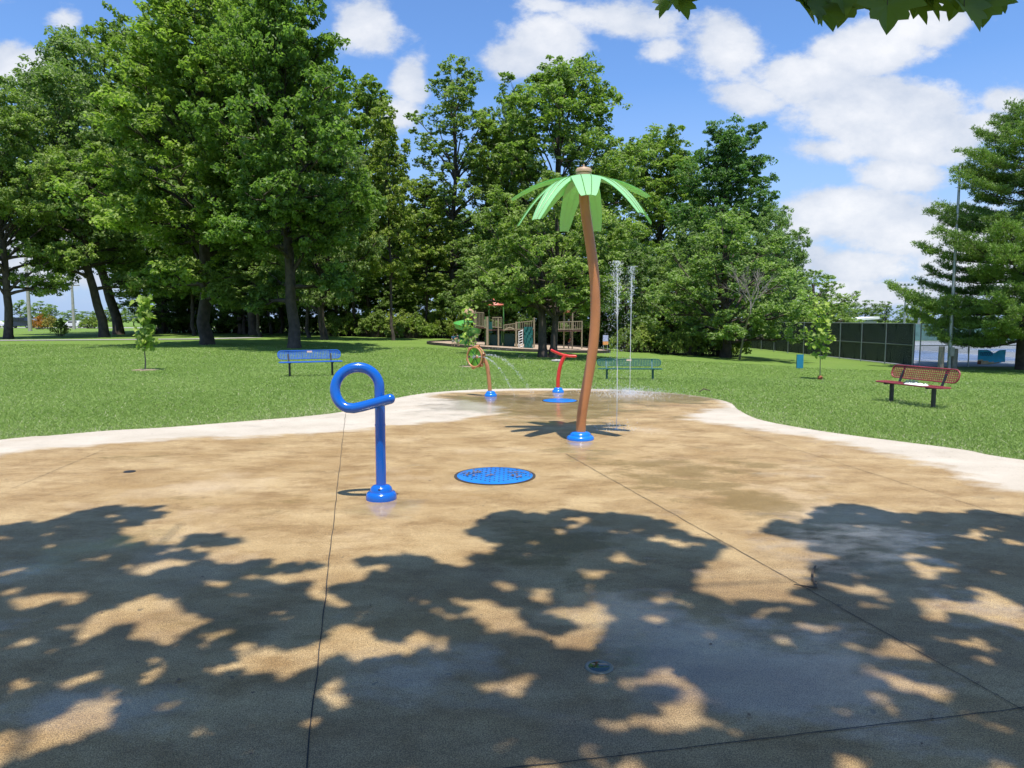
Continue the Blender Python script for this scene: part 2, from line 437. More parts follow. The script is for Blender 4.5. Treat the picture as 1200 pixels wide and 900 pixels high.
PADZ = .02
def blob(P, lst):
    v = np.zeros(len(P))
    for (px, py, rx, ry, s) in lst:
        c_ = gp(px, py); rxw = rx / F * c_[1]; ryw = abs(gp(px, py - ry)[1] - gp(px, py + ry)[1]) / 2
        v = np.maximum(v, s * np.exp(-.9 * (((P[:, 0] - c_[0]) / rxw) ** 2 + ((P[:, 1] - c_[1]) / ryw) ** 2)))
    return v
def build_pad():
    cx, cy = .3, 6.6
    na, nr = 1100, 150
    ang = np.arctan2(OUT[:, 1] - cy, OUT[:, 0] - cx); rad = np.hypot(OUT[:, 0] - cx, OUT[:, 1] - cy)
    o = np.argsort(ang); ang = ang[o]; rad = rad[o]
    A = np.linspace(-math.pi, math.pi, na, endpoint=False)
    rr = np.interp(A, ang, rad, period=2 * math.pi)
    t = np.linspace(0, 1, nr + 1)[1:]
    X = cx + np.cos(A)[None] * rr[None] * t[:, None]; Y = cy + np.sin(A)[None] * rr[None] * t[:, None]
    P = np.stack([X.ravel(), Y.ravel()], 1)
    wet = np.clip(sdist(P, INN) / .7 * .5 + .5, 0, 1)
    algae = blob(P, [(880, 590, 70, 22, .9), (640, 640, 90, 40, .8), (560, 560, 110, 12, .45), (280, 740, 120, 40, .55), (200, 830, 90, 30, .5), (720, 570, 180, 12, .5), (620, 470, 60, 5, .6), (1150, 780, 60, 20, .5), (80, 560, 60, 10, .3), (740, 775, 40, 14, .9), (800, 555, 150, 26, .75), (300, 590, 200, 18, .4), (900, 600, 60, 16, .9), (150, 540, 160, 10, .45)])
    sheen = blob(P, [(740, 466, 130, 9, 1.1), (575, 474, 80, 14, 1.), (655, 478, 100, 18, 1.05), (680, 530, 45, 14, .7), (447, 600, 55, 18, .75), (1000, 640, 170, 45, .6), (760, 740, 150, 50, .9), (900, 800, 240, 70, .85), (100, 650, 160, 40, .55), (120, 830, 130, 50, .8), (500, 800, 160, 60, .6), (1180, 740, 80, 60, .6), (580, 560, 60, 12, .35)])
    sheen = np.maximum(sheen, .18)
    dark = blob(P, [(600, 467, 100, 7, .75), (780, 476, 90, 8, .5), (700, 820, 420, 120, .8), (1000, 720, 260, 110, .6), (620, 690, 220, 70, .5), (200, 760, 260, 120, .45), (300, 880, 260, 60, .55)])  # foreground: tree shade deepened in the colour, with wet brown; far blobs damp brown
    z = np.full(len(P), PADZ)
    V = np.concatenate([[[cx, cy, PADZ]], np.column_stack([P, z]), np.column_stack([P[-na:], np.full(na, -.25)])])
    i = np.arange(na); j = (i + 1) % na
    tri = np.column_stack([np.zeros(na, int), 1 + i, 1 + j])
    k = np.arange(nr)[:, None] * na + 1
    q = np.stack([k + i, k + na + i, k + na + j, k + j], -1).reshape(-1, 4)
    q2 = q.copy()
    ff = np.concatenate([tri.ravel(), q2.ravel()]); lt = np.concatenate([np.full(na, 3), np.full(len(q2), 4)])
    ext = lambda a, c0: np.concatenate([[c0], a, a[-na:]])
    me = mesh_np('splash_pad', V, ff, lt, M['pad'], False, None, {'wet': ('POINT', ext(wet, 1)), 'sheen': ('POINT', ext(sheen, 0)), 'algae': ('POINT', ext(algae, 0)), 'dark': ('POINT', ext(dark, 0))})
    o_ = link('splash_pad', me); tag(o_, kind='structure', label='tan concrete splash pad with a pale dry border')
build_pad()

# joints
def strip(name, pts, w, z, m_, kind='structure'):
    pts = [Vector((p[0], p[1], 0)) for p in pts]; mb = MB(); vs = []
    w = w * .7
    for i, p in enumerate(pts):
        t = (pts[min(i + 1, len(pts) - 1)] - pts[max(i - 1, 0)]).normalized(); n = Vector((-t.y, t.x, 0))
        wj = w * random.uniform(.75, 1.25)
        for s in (-.5, .5):
            q = p + n * wj * s; vs.append((q.x, q.y, (z if z is not None else float(ground(q.x, q.y)) + .02)))
    mb.add(vs, [(2 * i, 2 * i + 2, 2 * i + 3, 2 * i + 1) for i in range(len(pts) - 1)])
    return tag(mb.build(name, m_), kind=kind)
def seg(a, b_, n=60, wob=.004):
    a = Vector(a); b_ = Vector(b_); return [(a.lerp(b_, i / n).x + random.uniform(-wob, wob), a.lerp(b_, i / n).y + random.uniform(-wob, wob)) for i in range(n + 1)]
J = gp(1195, 836)
def ext(a, b_, k):
    return (a[0] + (b_[0] - a[0]) * k, a[1] + (b_[1] - a[1]) * k)
for nm, a, b_, w in (('pavement_joint', gp(405, 486), ext(gp(405, 486), gp(360, 900), 1.4), .008), ('pavement_joint', gp(663, 534), J, .007), ('pavement_joint', ext(J, gp(660, 900), 2.2), ext(gp(660, 900), J, 2.2), .008),
                     ('pavement_joint', gp(868, 508), ext(gp(868, 508), gp(1130, 592), 1.3), .006), ('pavement_joint', J, (4.4, -3), .010), ('pavement_joint', gp(15, 575), gp(120, 530), .006)):
    strip(nm, seg(a, b_), w, PADZ + .004, M['joint'])

# ------------------------------------------------------------------ terrain
def build_lawn():
    xs = np.unique(np.concatenate([np.linspace(-1500, -80, 12), np.linspace(-80, 80, 161), np.linspace(80, 1500, 12)]))
    ys = np.unique(np.concatenate([np.linspace(-300, -10, 8), np.linspace(-10, 100, 111), np.linspace(100, 300, 21), np.linspace(300, 2500, 12)]))
    X, Y = np.meshgrid(xs, ys)
    V = np.column_stack([X.ravel(), Y.ravel(), ground(X, Y).ravel()])
    nx = len(xs); k = (np.arange(len(ys) - 1)[:, None] * nx + np.arange(nx - 1)).ravel()
    q = np.column_stack([k, k + 1, k + nx + 1, k + nx])
    tag(link('ground', mesh_np('ground', V, q.ravel(), np.full(len(q), 4), M['lawn'], True)), kind='structure')
build_lawn()

def build_grass():
    n = 760000
    u = rng.random(n)
    Y = 8.0 * np.exp(u * math.log(46 / 8.0))
    X = (rng.random(n) * 2 - 1) * .78 * (Y + 1)
    P = np.column_stack([X, Y]); keep = np.ones(n, bool)
    near = Y < 18
    d = sdist(P[near], OUT); keep[near] = d < rng.uniform(-.02, .03, near.sum())
    P = P[keep]; X, Y = P[:, 0], P[:, 1]; n = len(P)
    Z = ground(X, Y) + .004
    a = rng.random(n) * math.pi * 2
    w = (.0018 + .00032 * Y) * rng.uniform(.7, 1.3, n); h = rng.uniform(.012, .034, n) * (1 + .02 * Y)
    lean = rng.normal(0, 1.0, (n, 2)) * h[:, None]
    dx, dy = np.cos(a) * w, np.sin(a) * w
    V = np.empty((n, 3, 3)); V[:, 0] = np.column_stack([X - dx, Y - dy, Z]); V[:, 1] = np.column_stack([X + dx, Y + dy, Z]); V[:, 2] = np.column_stack([X + lean[:, 0], Y + lean[:, 1], Z + h])
    patch = .5 + .5 * np.sin(X * .9 + 2 * np.sin(Y * .35)) * np.sin(Y * .7 + X * .2)
    tint = np.clip(rng.normal(.45, .17, n) + .36 * (patch - .5), 0, .86)
    dr = np.zeros(n); dr[Y < 18] = np.exp(-np.abs(sdist(P[Y < 18], OUT)) / .8)
    tint = np.clip(tint + .30 * dr * rng.random(n), 0, .95)
    tint[rng.random(n) < .03 + .10 * dr] = 1.
    me = mesh_np('grass', V.reshape(-1, 3), np.arange(3 * n), np.full(n, 3), M['grass'], False, None, {'tint': ('FACE', tint)})
    o = link('grass', me); tag(o, 'mown green lawn grass with pale flecks around the splash pad', 'grass', kind='stuff')
build_grass()

# path and road on the left, road patch
def ribbon(name, pxs, w, m_, dz=.02):
    P = [at(*p) for p in pxs]; o = []
    for i in range(len(P) - 1):
        for k in range(12): o.append(P[i].lerp(P[i + 1], k / 12))
    o.append(P[-1]); mb = MB(); vs = []
    for i, p in enumerate(o):
        t = (o[min(i + 1, len(o) - 1)] - o[max(i - 1, 0)]).normalized(); n_ = Vector((-t.y, t.x, 0)).normalized()
        for s in (-.5, .5):
            q = p + n_ * w * s; vs.append((q.x, q.y, float(ground(q.x, q.y)) + dz))
    mb.add(vs, [(2 * i, 2 * i + 2, 2 * i + 3, 2 * i + 1) for i in range(len(o) - 1)])
    return tag(mb.build(name, m_), kind='structure')
ribbon('path', [(-160, 400.5), (0, 399.3), (120, 398.5), (230, 397.6), (300, 396)], 2.6, M['path'], .04)
ribbon('road', [(-300, 384.2), (0, 384.2), (150, 384.2), (300, 384.2), (420, 384.2)], 14, M['path'], .03)

# ------------------------------------------------------------------ tree generator
def unit(v): return v / (np.linalg.norm(v, axis=-1, keepdims=True) + 1e-9)
class Sk:
    def __init__(s): s.V = []; s.Fc = []; s.n = 0
    def tube(s, pts, rad, seg=6):
        pts = np.asarray(pts, float); n = len(pts)
        t = unit(np.gradient(pts, axis=0)); ref = np.array([.31, .2, .93]) if abs(t[0, 2]) < .9 else np.array([1., .1, 0])
        u = unit(np.cross(t, ref)); w = np.cross(t, u)
        a = np.arange(seg) * 2 * math.pi / seg
        v = pts[:, None] + (u[:, None] * np.cos(a)[None, :, None] + w[:, None] * np.sin(a)[None, :, None]) * np.asarray(rad)[:, None, None]
        s.V.append(v.reshape(-1, 3))
        i = np.arange(n - 1)[:, None] * seg; k = np.arange(seg); l = (k + 1) % seg
        q = np.stack([i + k, i + l, i + seg + l, i + seg + k], -1).reshape(-1, 4) + s.n
        s.Fc.append(q); s.n += n * seg
    def mesh(s, name, m_):
        V = np.concatenate(s.V); q = np.concatenate(s.Fc)
        return mesh_np(name, V, q.ravel(), np.full(len(q), 4), m_, True)

def leaves_mesh(name, C, rad, per, size, m_, flat=.6, up=.9, tints=None, r=None):
    """C cluster centres, rad cluster radii"""
    r = r or rng
    nC = len(C); n = nC * per
    ci = np.repeat(np.arange(nC), per)
    ns_ = 8
    sd = unit(r.normal(size=(nC, ns_, 3)) + np.array([0, 0, .25])) * (r.uniform(.45, 1.0, (nC, ns_, 1)))
    sub = r.integers(0, ns_, n)
    sc_ = sd[ci, sub] * rad[ci][:, None]; sc_[:, 2] *= flat
    d = unit(r.normal(size=(n, 3))); rr = r.random(n) ** .45
    sr = rad[ci] * r.uniform(.26, .44, (nC, ns_))[ci, sub]
    off = d * (rr * sr)[:, None]; off[:, 2] *= .55
    P = C[ci] + sc_ + off
    nrm = unit(d * .50 + np.array([0, -.1, up]) + r.normal(size=(n, 3)) * .50)
    a = unit(np.cross(nrm, r.normal(size=(n, 3)))); b_ = np.cross(nrm, a)
    s = size * r.uniform(.65, 1.25, n)[:, None]
    V = np.empty((n, 4, 3)); V[:, 0] = P - a * s * .55; V[:, 1] = P - b_ * s * .36 + nrm * s * .06; V[:, 2] = P + a * s * .55 - nrm * s * .12; V[:, 3] = P + b_ * s * .36 + nrm * s * .06
    ct = r.random(nC) if tints is None else tints
    st_ = r.random((nC, ns_))[ci, sub]
    t = np.clip(.3 * ct[ci] + .35 * st_ + .35 * r.random(n), 0, 1)
    return mesh_np(name, V.reshape(-1, 3), np.arange(4 * n), np.full(n, 4), m_, False, None, {'tint': ('FACE', t)})

def profile(kind, h):
    if kind == 'broad': return (1 - h ** 3.2) ** .55 * min(1, .70 + h * 1.2)
    if kind == 'oval': return (1 - h ** 2.6) ** .6 * min(1, .62 + h * 1.3)
    if kind == 'slim': return (1 - h ** 3) ** .6 * min(1, .6 + h)
    if kind == 'low': return (1 - h ** 2.2) ** .6 * (.75 + .25 * min(1, h * 4))
    return 1

def make_tree(seed, H=22, W=12, base=.18, kind='broad', nl=34, sub=6, per=190, lsize=.24, tr=.42, lean=(0, 0), crad=1.4, twin=False, m_leaf='leaf', m_bark='bark', gap=.20, seg=7):
    r = np.random.default_rng(seed); sk = Sk()
    nt_ = 14; z = np.linspace(0, H * .80, nt_)
    wob = np.cumsum(r.normal(0, .12 * H / 22, (nt_, 2)), 0); wob[0] = 0
    tp = np.column_stack([wob[:, 0] + lean[0] * z, wob[:, 1] + lean[1] * z, z])
    rad = tr * (1 - z / H) ** .8 + .01; rad[0] *= 1.5; rad = np.concatenate([[rad[0]], rad[1:]])
    tp2 = np.insert(tp, 1, tp[0] * .96 + tp[1] * .04 + np.array([0, 0, .35]), 0); rad2 = np.insert(rad, 1, tr * 1.12)
    tp2[0, 2] = -.4
    sk.tube(tp2, rad2, 12)
    if twin:
        tw = tp.copy(); tw[:, 0] += .7 + z * .085; tw[:, 1] += .1
        sk.tube(np.vstack([[tw[0] - [0, 0, .4]], tw]), np.concatenate([[tr * 1.2], rad * .85]), 10)
    C = []; CR = []; ga = 2.39996
    for i in range(nl):
        h = (i + .5) / nl; h = h ** .92
        az = i * ga + r.normal(0, .35)
        ztip = H * (base + (1 - base) * (h * .93 + .03)) + r.normal(0, .025 * H)
        pr = max(.06 * W, profile(kind, h) * W / 2 * r.uniform(.70, 1.12))
        el = R(6 + 58 * h ** 1.1 + r.normal(0, 6))
        z0 = min(ztip - .2, max(base * H * .8, ztip - max(pr, .12 * W) * math.tan(min(el, R(66))) * (1 + .5 * h)), .78 * H)
        p0 = np.array([np.interp(z0, tp[:, 2], tp[:, 0]), np.interp(z0, tp[:, 2], tp[:, 1]), z0])
        if twin and i % 2: p0[0] += .7 + p0[2] * .085
        dirh = np.array([math.cos(az), math.sin(az), 0.])
        Lh = pr; rise = ztip - z0
        ts = np.linspace(0, 1, 7)
        sag = -.10 * Lh * ts ** 2 if h < .45 else 0 * ts
        pts = p0 + dirh * (Lh * ts)[:, None] + np.array([0, 0, 1.]) * (rise * ts ** .8 + sag)[:, None] + r.normal(0, .05 * Lh / 3, (7, 3)) * ts[:, None]
        r0 = tr * .34 * (1 - h) ** .6 + .035
        sk.tube(pts, r0 * (1 - ts * .8), 5)
        ns = max(2, int(sub * (.5 + .7 * Lh / (W / 2))))
        for j in range(ns):
            t = .28 + .72 * (j + .6 * r.random()) / ns
            q0 = np.array([np.interp(t, ts, pts[:, k]) for k in range(3)])
            sd = (1 if j % 2 else -1) * r.uniform(.4, 1.25)
            d2 = np.array([math.cos(az + sd), math.sin(az + sd), r.uniform(-.1, .65)])
            L2 = max(Lh, .14 * W) * .36 * r.uniform(.6, 1.2) * (1.15 - .5 * t) + .25
            q1 = q0 + d2 * L2
            qq = np.array([q0, (q0 + q1) / 2 + r.normal(0, .08, 3), q1])
            sk.tube(qq, np.array([.35, .25, .12]) * r0, 4)
            if r.random() > gap:
                C.append(q1); CR.append(crad * r.uniform(.65, 1.2))
            if r.random() > .45 + gap:
                C.append(qq[1] + r.normal(0, .3, 3)); CR.append(crad * r.uniform(.5, .9))
        C.append(pts[-1]); CR.append(crad * r.uniform(.6, 1.05))
    C = np.array(C); CR = np.array(CR)
    return sk.mesh('trunk', M[m_bark]), leaves_mesh('crown', C, CR, per, lsize, M[m_leaf], r=r), H, W

V = {}
V['broadA'] = make_tree(1, 23, 13, .17, 'broad', 46, 7, 205, .26)
V['broadB'] = make_tree(2, 23, 12, .14, 'oval', 50, 7, 200, .26)
V['broadC'] = make_tree(3, 18, 13, .12, 'broad', 42, 7, 200, .23)
V['lean'] = make_tree(4, 19, 11, .22, 'oval', 38, 7, 180, .24, tr=.36, lean=(-.17, 0))
V['airy'] = make_tree(5, 22, 7.5, .14, 'oval', 46, 5, 120, .20, tr=.24, crad=.85, gap=.3)
V['slim'] = make_tree(6, 17, 5.0, .22, 'oval', 36, 5, 120, .21, tr=.15, crad=.75, gap=.12)
V['twin'] = make_tree(7, 10.5, 10.2, .27, 'broad', 34, 7, 190, .17, tr=.30, crad=.85, twin=True, gap=.08)
V['low'] = make_tree(8, 7.5, 7.5, .12, 'low', 30, 6, 170, .14, tr=.24, crad=.62)
V['woodA'] = make_tree(9, 12, 9, .18, 'broad', 18, 4, 120, .30, tr=.2, crad=1.1)
V['woodB'] = make_tree(10, 12, 8, .10, 'oval', 18, 4, 120, .30, tr=.2, crad=1.1)

# shrubs: stems and a leafy mound
def make_shrub(seed, H=2.2, W=3.4, n=46, per=90, ls=.16):
    r = np.random.default_rng(seed); sk = Sk(); C = []; CR = []
    for i in range(n):
        az = r.random() * 6.283; rr = math.sqrt(r.random()) * W / 2; h = H * (1 - (rr / (W / 2)) ** 2 * .6) * r.uniform(.45, 1.)
        p = np.array([math.cos(az) * rr, math.sin(az) * rr, h])
        sk.tube(np.array([[p[0] * .3, p[1] * .3, -.1], [p[0] * .7, p[1] * .7, h * .6], p]), [.03, .02, .008], 4)
        C.append(p * [1, 1, .85]); CR.append(r.uniform(.28, .55))
    return sk.mesh('stem', M['bark']), leaves_mesh('foliage', np.array(C), np.array(CR), per, ls, M['leaf'], flat=.85, r=r), H, W
V['shrubA'] = make_shrub(21); V['shrubB'] = make_shrub(22, 2.0, 4.2, 60, 80)

def place_tree(name, variant, bpx, bpy_, top, wpx, label, cat='tree', group=None, col=(1, 1, 1), rz=None, Yd=None, wscale=None, deep=1.):
    tm, cm, H, W = V[variant]
    p = at(bpx, bpy_) if Yd is None else Vector((colx(bpx, Yd), Yd, 0))
    if Yd is not None: p.z = float(ground(p.x, p.y))
    h = (atY(bpx, top, p.y).z - p.z)
    w = wpx / F * p.y
    o = empty(name, p, rz if rz is not None else random.uniform(0, 6.28), label, cat, group)
    o.scale = (w / W * .93, w / W * .93 * deep, h / H * 1.0)
    part = ('stem', 'foliage') if 'shrub' in variant else ('trunk', 'crown')
    a = link(part[0], tm, o); b_ = link(part[1], cm, o)
    b_.color = (*col, 1)
    return o
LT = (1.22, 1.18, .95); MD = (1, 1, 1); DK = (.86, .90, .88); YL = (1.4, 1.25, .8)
T = place_tree
# left group
T('maple_tree', 'broadA', 10, 397, 92, 150, 'thick dark trunked tree at the far left beside the utility pole', col=LT, rz=1.)
T('maple_tree', 'lean', 122, 395, 75, 165, 'tree whose dark trunk leans hard to the left beside the path', col=MD, rz=0.)
T('maple_tree', 'lean', 139, 392, 45, 175, 'slightly leaning tree just right of the hard leaning one', col=MD, rz=.5)
T('maple_tree', 'broadB', 243, 404, -45, 195, 'tall maple with the stout trunk between sapling and blue bench', col=LT, rz=0., deep=1.6)
T('maple_tree', 'broadA', 192, 389, 5, 170, 'tall maple behind and left of the stout trunked maple', col=(1.15, 1.1, .9), rz=3.1, deep=1.5)
T('maple_tree', 'broadB', 345, 408, -50, 200, 'tall dark maple standing right behind the blue bench', col=(.88, .95, .9), rz=3.4, deep=1.6)
T('maple_tree', 'broadC', 285, 391, 60, 170, 'tree behind the gap between the two tallest maples', col=DK, rz=3.2)
T('maple_tree', 'broadC', 380, 398, 105, 130, 'tree just right of the dark maple behind the blue bench', col=MD, rz=5)
T('maple_tree', 'broadB', 298, 393, -35, 170, 'tall tree whose crown fills the gap between the two tallest maples', col=(1.1, 1.1, .9), rz=0.2, deep=1.5)
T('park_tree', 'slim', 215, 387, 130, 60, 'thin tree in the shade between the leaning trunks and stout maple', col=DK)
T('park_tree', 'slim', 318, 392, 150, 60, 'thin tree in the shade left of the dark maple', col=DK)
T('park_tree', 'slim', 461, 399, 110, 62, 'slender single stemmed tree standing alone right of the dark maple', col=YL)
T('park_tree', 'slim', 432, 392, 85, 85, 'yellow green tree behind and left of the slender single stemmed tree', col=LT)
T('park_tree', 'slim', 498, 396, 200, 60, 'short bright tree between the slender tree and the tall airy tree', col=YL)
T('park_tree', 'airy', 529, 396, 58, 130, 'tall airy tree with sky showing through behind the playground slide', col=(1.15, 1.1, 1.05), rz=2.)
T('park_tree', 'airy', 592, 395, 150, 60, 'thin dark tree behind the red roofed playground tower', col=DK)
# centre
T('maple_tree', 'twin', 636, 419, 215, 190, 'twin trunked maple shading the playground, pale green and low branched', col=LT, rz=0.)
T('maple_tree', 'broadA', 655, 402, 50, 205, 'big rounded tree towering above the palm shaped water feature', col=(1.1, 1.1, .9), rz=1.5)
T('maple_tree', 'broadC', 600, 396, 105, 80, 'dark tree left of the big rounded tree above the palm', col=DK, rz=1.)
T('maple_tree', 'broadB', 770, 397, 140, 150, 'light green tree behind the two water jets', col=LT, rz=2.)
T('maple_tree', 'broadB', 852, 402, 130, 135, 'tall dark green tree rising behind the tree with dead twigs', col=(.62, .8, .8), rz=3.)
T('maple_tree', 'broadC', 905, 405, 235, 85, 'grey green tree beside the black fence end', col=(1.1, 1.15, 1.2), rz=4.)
T('park_tree', 'low', 788, 406, 305, 95, 'small bushy tree between the green bench and the broad low tree', col=LT)
LOWT = T('park_tree', 'low', 850, 419, 245, 185, 'broad low tree with bare dead twigs through its crown', col=(1.25, 1.25, 1.3), rz=1.3)
# the side branch reaching right, and the dead twigs, both parts of that low tree
def dead_twigs():
    sk = Sk(); r = np.random.default_rng(77)
    def grow(p, d, L_, rad, k_):
        q = p + d * L_ * .5 + r.normal(0, .05 * L_, 3); e_ = p + d * L_
        sk.tube(np.array([p, q, e_]), [rad, rad * .8, rad * .6], 4)
        if k_ == 0: return
        for i in range(3 if k_ > 1 else 4):
            nd = unit(d + r.normal(0, .36, 3) + np.array([0, 0, .16])); t = r.uniform(.35, 1.)
            grow(p + (e_ - p) * t, nd, L_ * r.uniform(.5, .78), rad * .58, k_ - 1)
    for i in range(4):
        a = -.7 + i * .45
        grow(np.array([-.8, -4.3, 3.4 + .1 * i]), unit(np.array([math.sin(a) * .55, r.uniform(-.15, .15), 1.])), r.uniform(1.4, 1.8), .045, 4)
    return sk.mesh('dead_twigs', M['dead'])
o = empty('dead_sapling', at(868, 421), 0, 'bare grey dead sapling standing in the front of the broad low tree', 'dead tree')
dt = link('twigs', dead_twigs(), o); o.scale = (1, 1, 1.)
mb = MB().tube([(-.2, -.3, -.1), (-.4, -1.6, 1.6), (-.6, -3.0, 2.8), (-.8, -4.3, 3.6)], [.08, .07, .06, .05], 8); mb.build('trunk', M['dead'], o)
T('park_tree', 'low', 955, 404, 315, 105, 'airy light green branchy tree reaching over the black fence', col=(1.3, 1.3, 1.1), rz=.2)

# deep woods
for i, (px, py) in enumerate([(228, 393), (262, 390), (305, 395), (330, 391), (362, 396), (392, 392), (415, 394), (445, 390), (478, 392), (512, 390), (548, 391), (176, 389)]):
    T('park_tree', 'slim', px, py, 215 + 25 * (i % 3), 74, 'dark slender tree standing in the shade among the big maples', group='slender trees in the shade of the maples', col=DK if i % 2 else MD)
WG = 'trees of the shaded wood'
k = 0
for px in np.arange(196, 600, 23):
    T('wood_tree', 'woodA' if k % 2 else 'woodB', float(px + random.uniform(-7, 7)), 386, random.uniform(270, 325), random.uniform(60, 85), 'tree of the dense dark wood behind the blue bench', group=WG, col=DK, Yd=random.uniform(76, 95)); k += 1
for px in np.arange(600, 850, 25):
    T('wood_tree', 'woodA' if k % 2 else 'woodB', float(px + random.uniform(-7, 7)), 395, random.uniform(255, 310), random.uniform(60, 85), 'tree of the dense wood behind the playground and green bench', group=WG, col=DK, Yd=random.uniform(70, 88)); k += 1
for px in list(np.arange(30, 190, 19)):
    T('distant_tree', 'woodA' if k % 2 else 'woodB', float(px + random.uniform(-7, 7)), 384, random.uniform(350, 366), random.uniform(22, 34), 'tree of the far tree line beyond the parked cars at the left', group='far trees beyond the parked cars', col=LT, Yd=random.uniform(170, 200)); k += 1
for px in list(np.arange(868, 1215, 19)):
    T('distant_tree', 'woodA' if k % 2 else 'woodB', float(px + random.uniform(-7, 7)), 384, random.uniform(346, 358), random.uniform(28, 46), 'tree of the far tree line above the tennis court fence', group='far trees above the tennis court', col=random.choice([MD, LT, DK]), Yd=random.uniform(190, 230)); k += 1
# undergrowth
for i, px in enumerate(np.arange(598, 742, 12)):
    T('shrub', 'shrubA' if i % 2 else 'shrubB', float(px), 386, 366 + 6 * (i % 3), 52, 'dark leafy shrub in the shade behind the twin trunked maple', 'shrub', 'shaded shrubs behind the playground', col=DK, Yd=67 + (i % 2) * 2.5)  # dark tint puts the understory's shade into the leaf colour
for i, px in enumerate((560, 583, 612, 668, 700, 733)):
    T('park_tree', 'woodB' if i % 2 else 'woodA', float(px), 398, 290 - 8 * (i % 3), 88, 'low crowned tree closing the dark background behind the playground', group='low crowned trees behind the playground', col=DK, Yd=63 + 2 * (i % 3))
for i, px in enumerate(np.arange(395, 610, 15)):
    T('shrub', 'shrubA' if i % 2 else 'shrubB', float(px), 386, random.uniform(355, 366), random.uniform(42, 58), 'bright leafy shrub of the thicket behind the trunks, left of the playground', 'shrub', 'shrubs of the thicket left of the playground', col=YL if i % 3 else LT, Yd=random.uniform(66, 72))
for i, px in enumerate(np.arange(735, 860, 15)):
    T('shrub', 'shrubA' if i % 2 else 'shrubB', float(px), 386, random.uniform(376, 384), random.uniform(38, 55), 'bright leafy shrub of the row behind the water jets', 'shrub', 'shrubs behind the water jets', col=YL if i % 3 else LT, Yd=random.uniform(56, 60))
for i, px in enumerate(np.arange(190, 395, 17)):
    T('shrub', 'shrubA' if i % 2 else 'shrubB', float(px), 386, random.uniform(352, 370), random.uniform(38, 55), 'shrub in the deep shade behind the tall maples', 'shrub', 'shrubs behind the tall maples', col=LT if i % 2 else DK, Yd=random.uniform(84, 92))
T('shrub', 'shrubA', 71, 394, 372, 20, 'round bright green bush alone on the lawn at the left', 'shrub', col=YL)
T('shrub', 'shrubB', 108, 385, 368, 26, 'yellow green bush beside the white car', 'shrub', col=YL)
T('shrub', 'shrubB', 47, 386, 366, 18, 'reddish brown bush right of the utility pole', 'shrub', col=(2.6, .9, .7))
T('shrub', 'shrubA', 59, 386, 368, 18, 'pale tan bush between the reddish bush and the round green bush', 'shrub', col=(2.2, 1.3, 1.4))

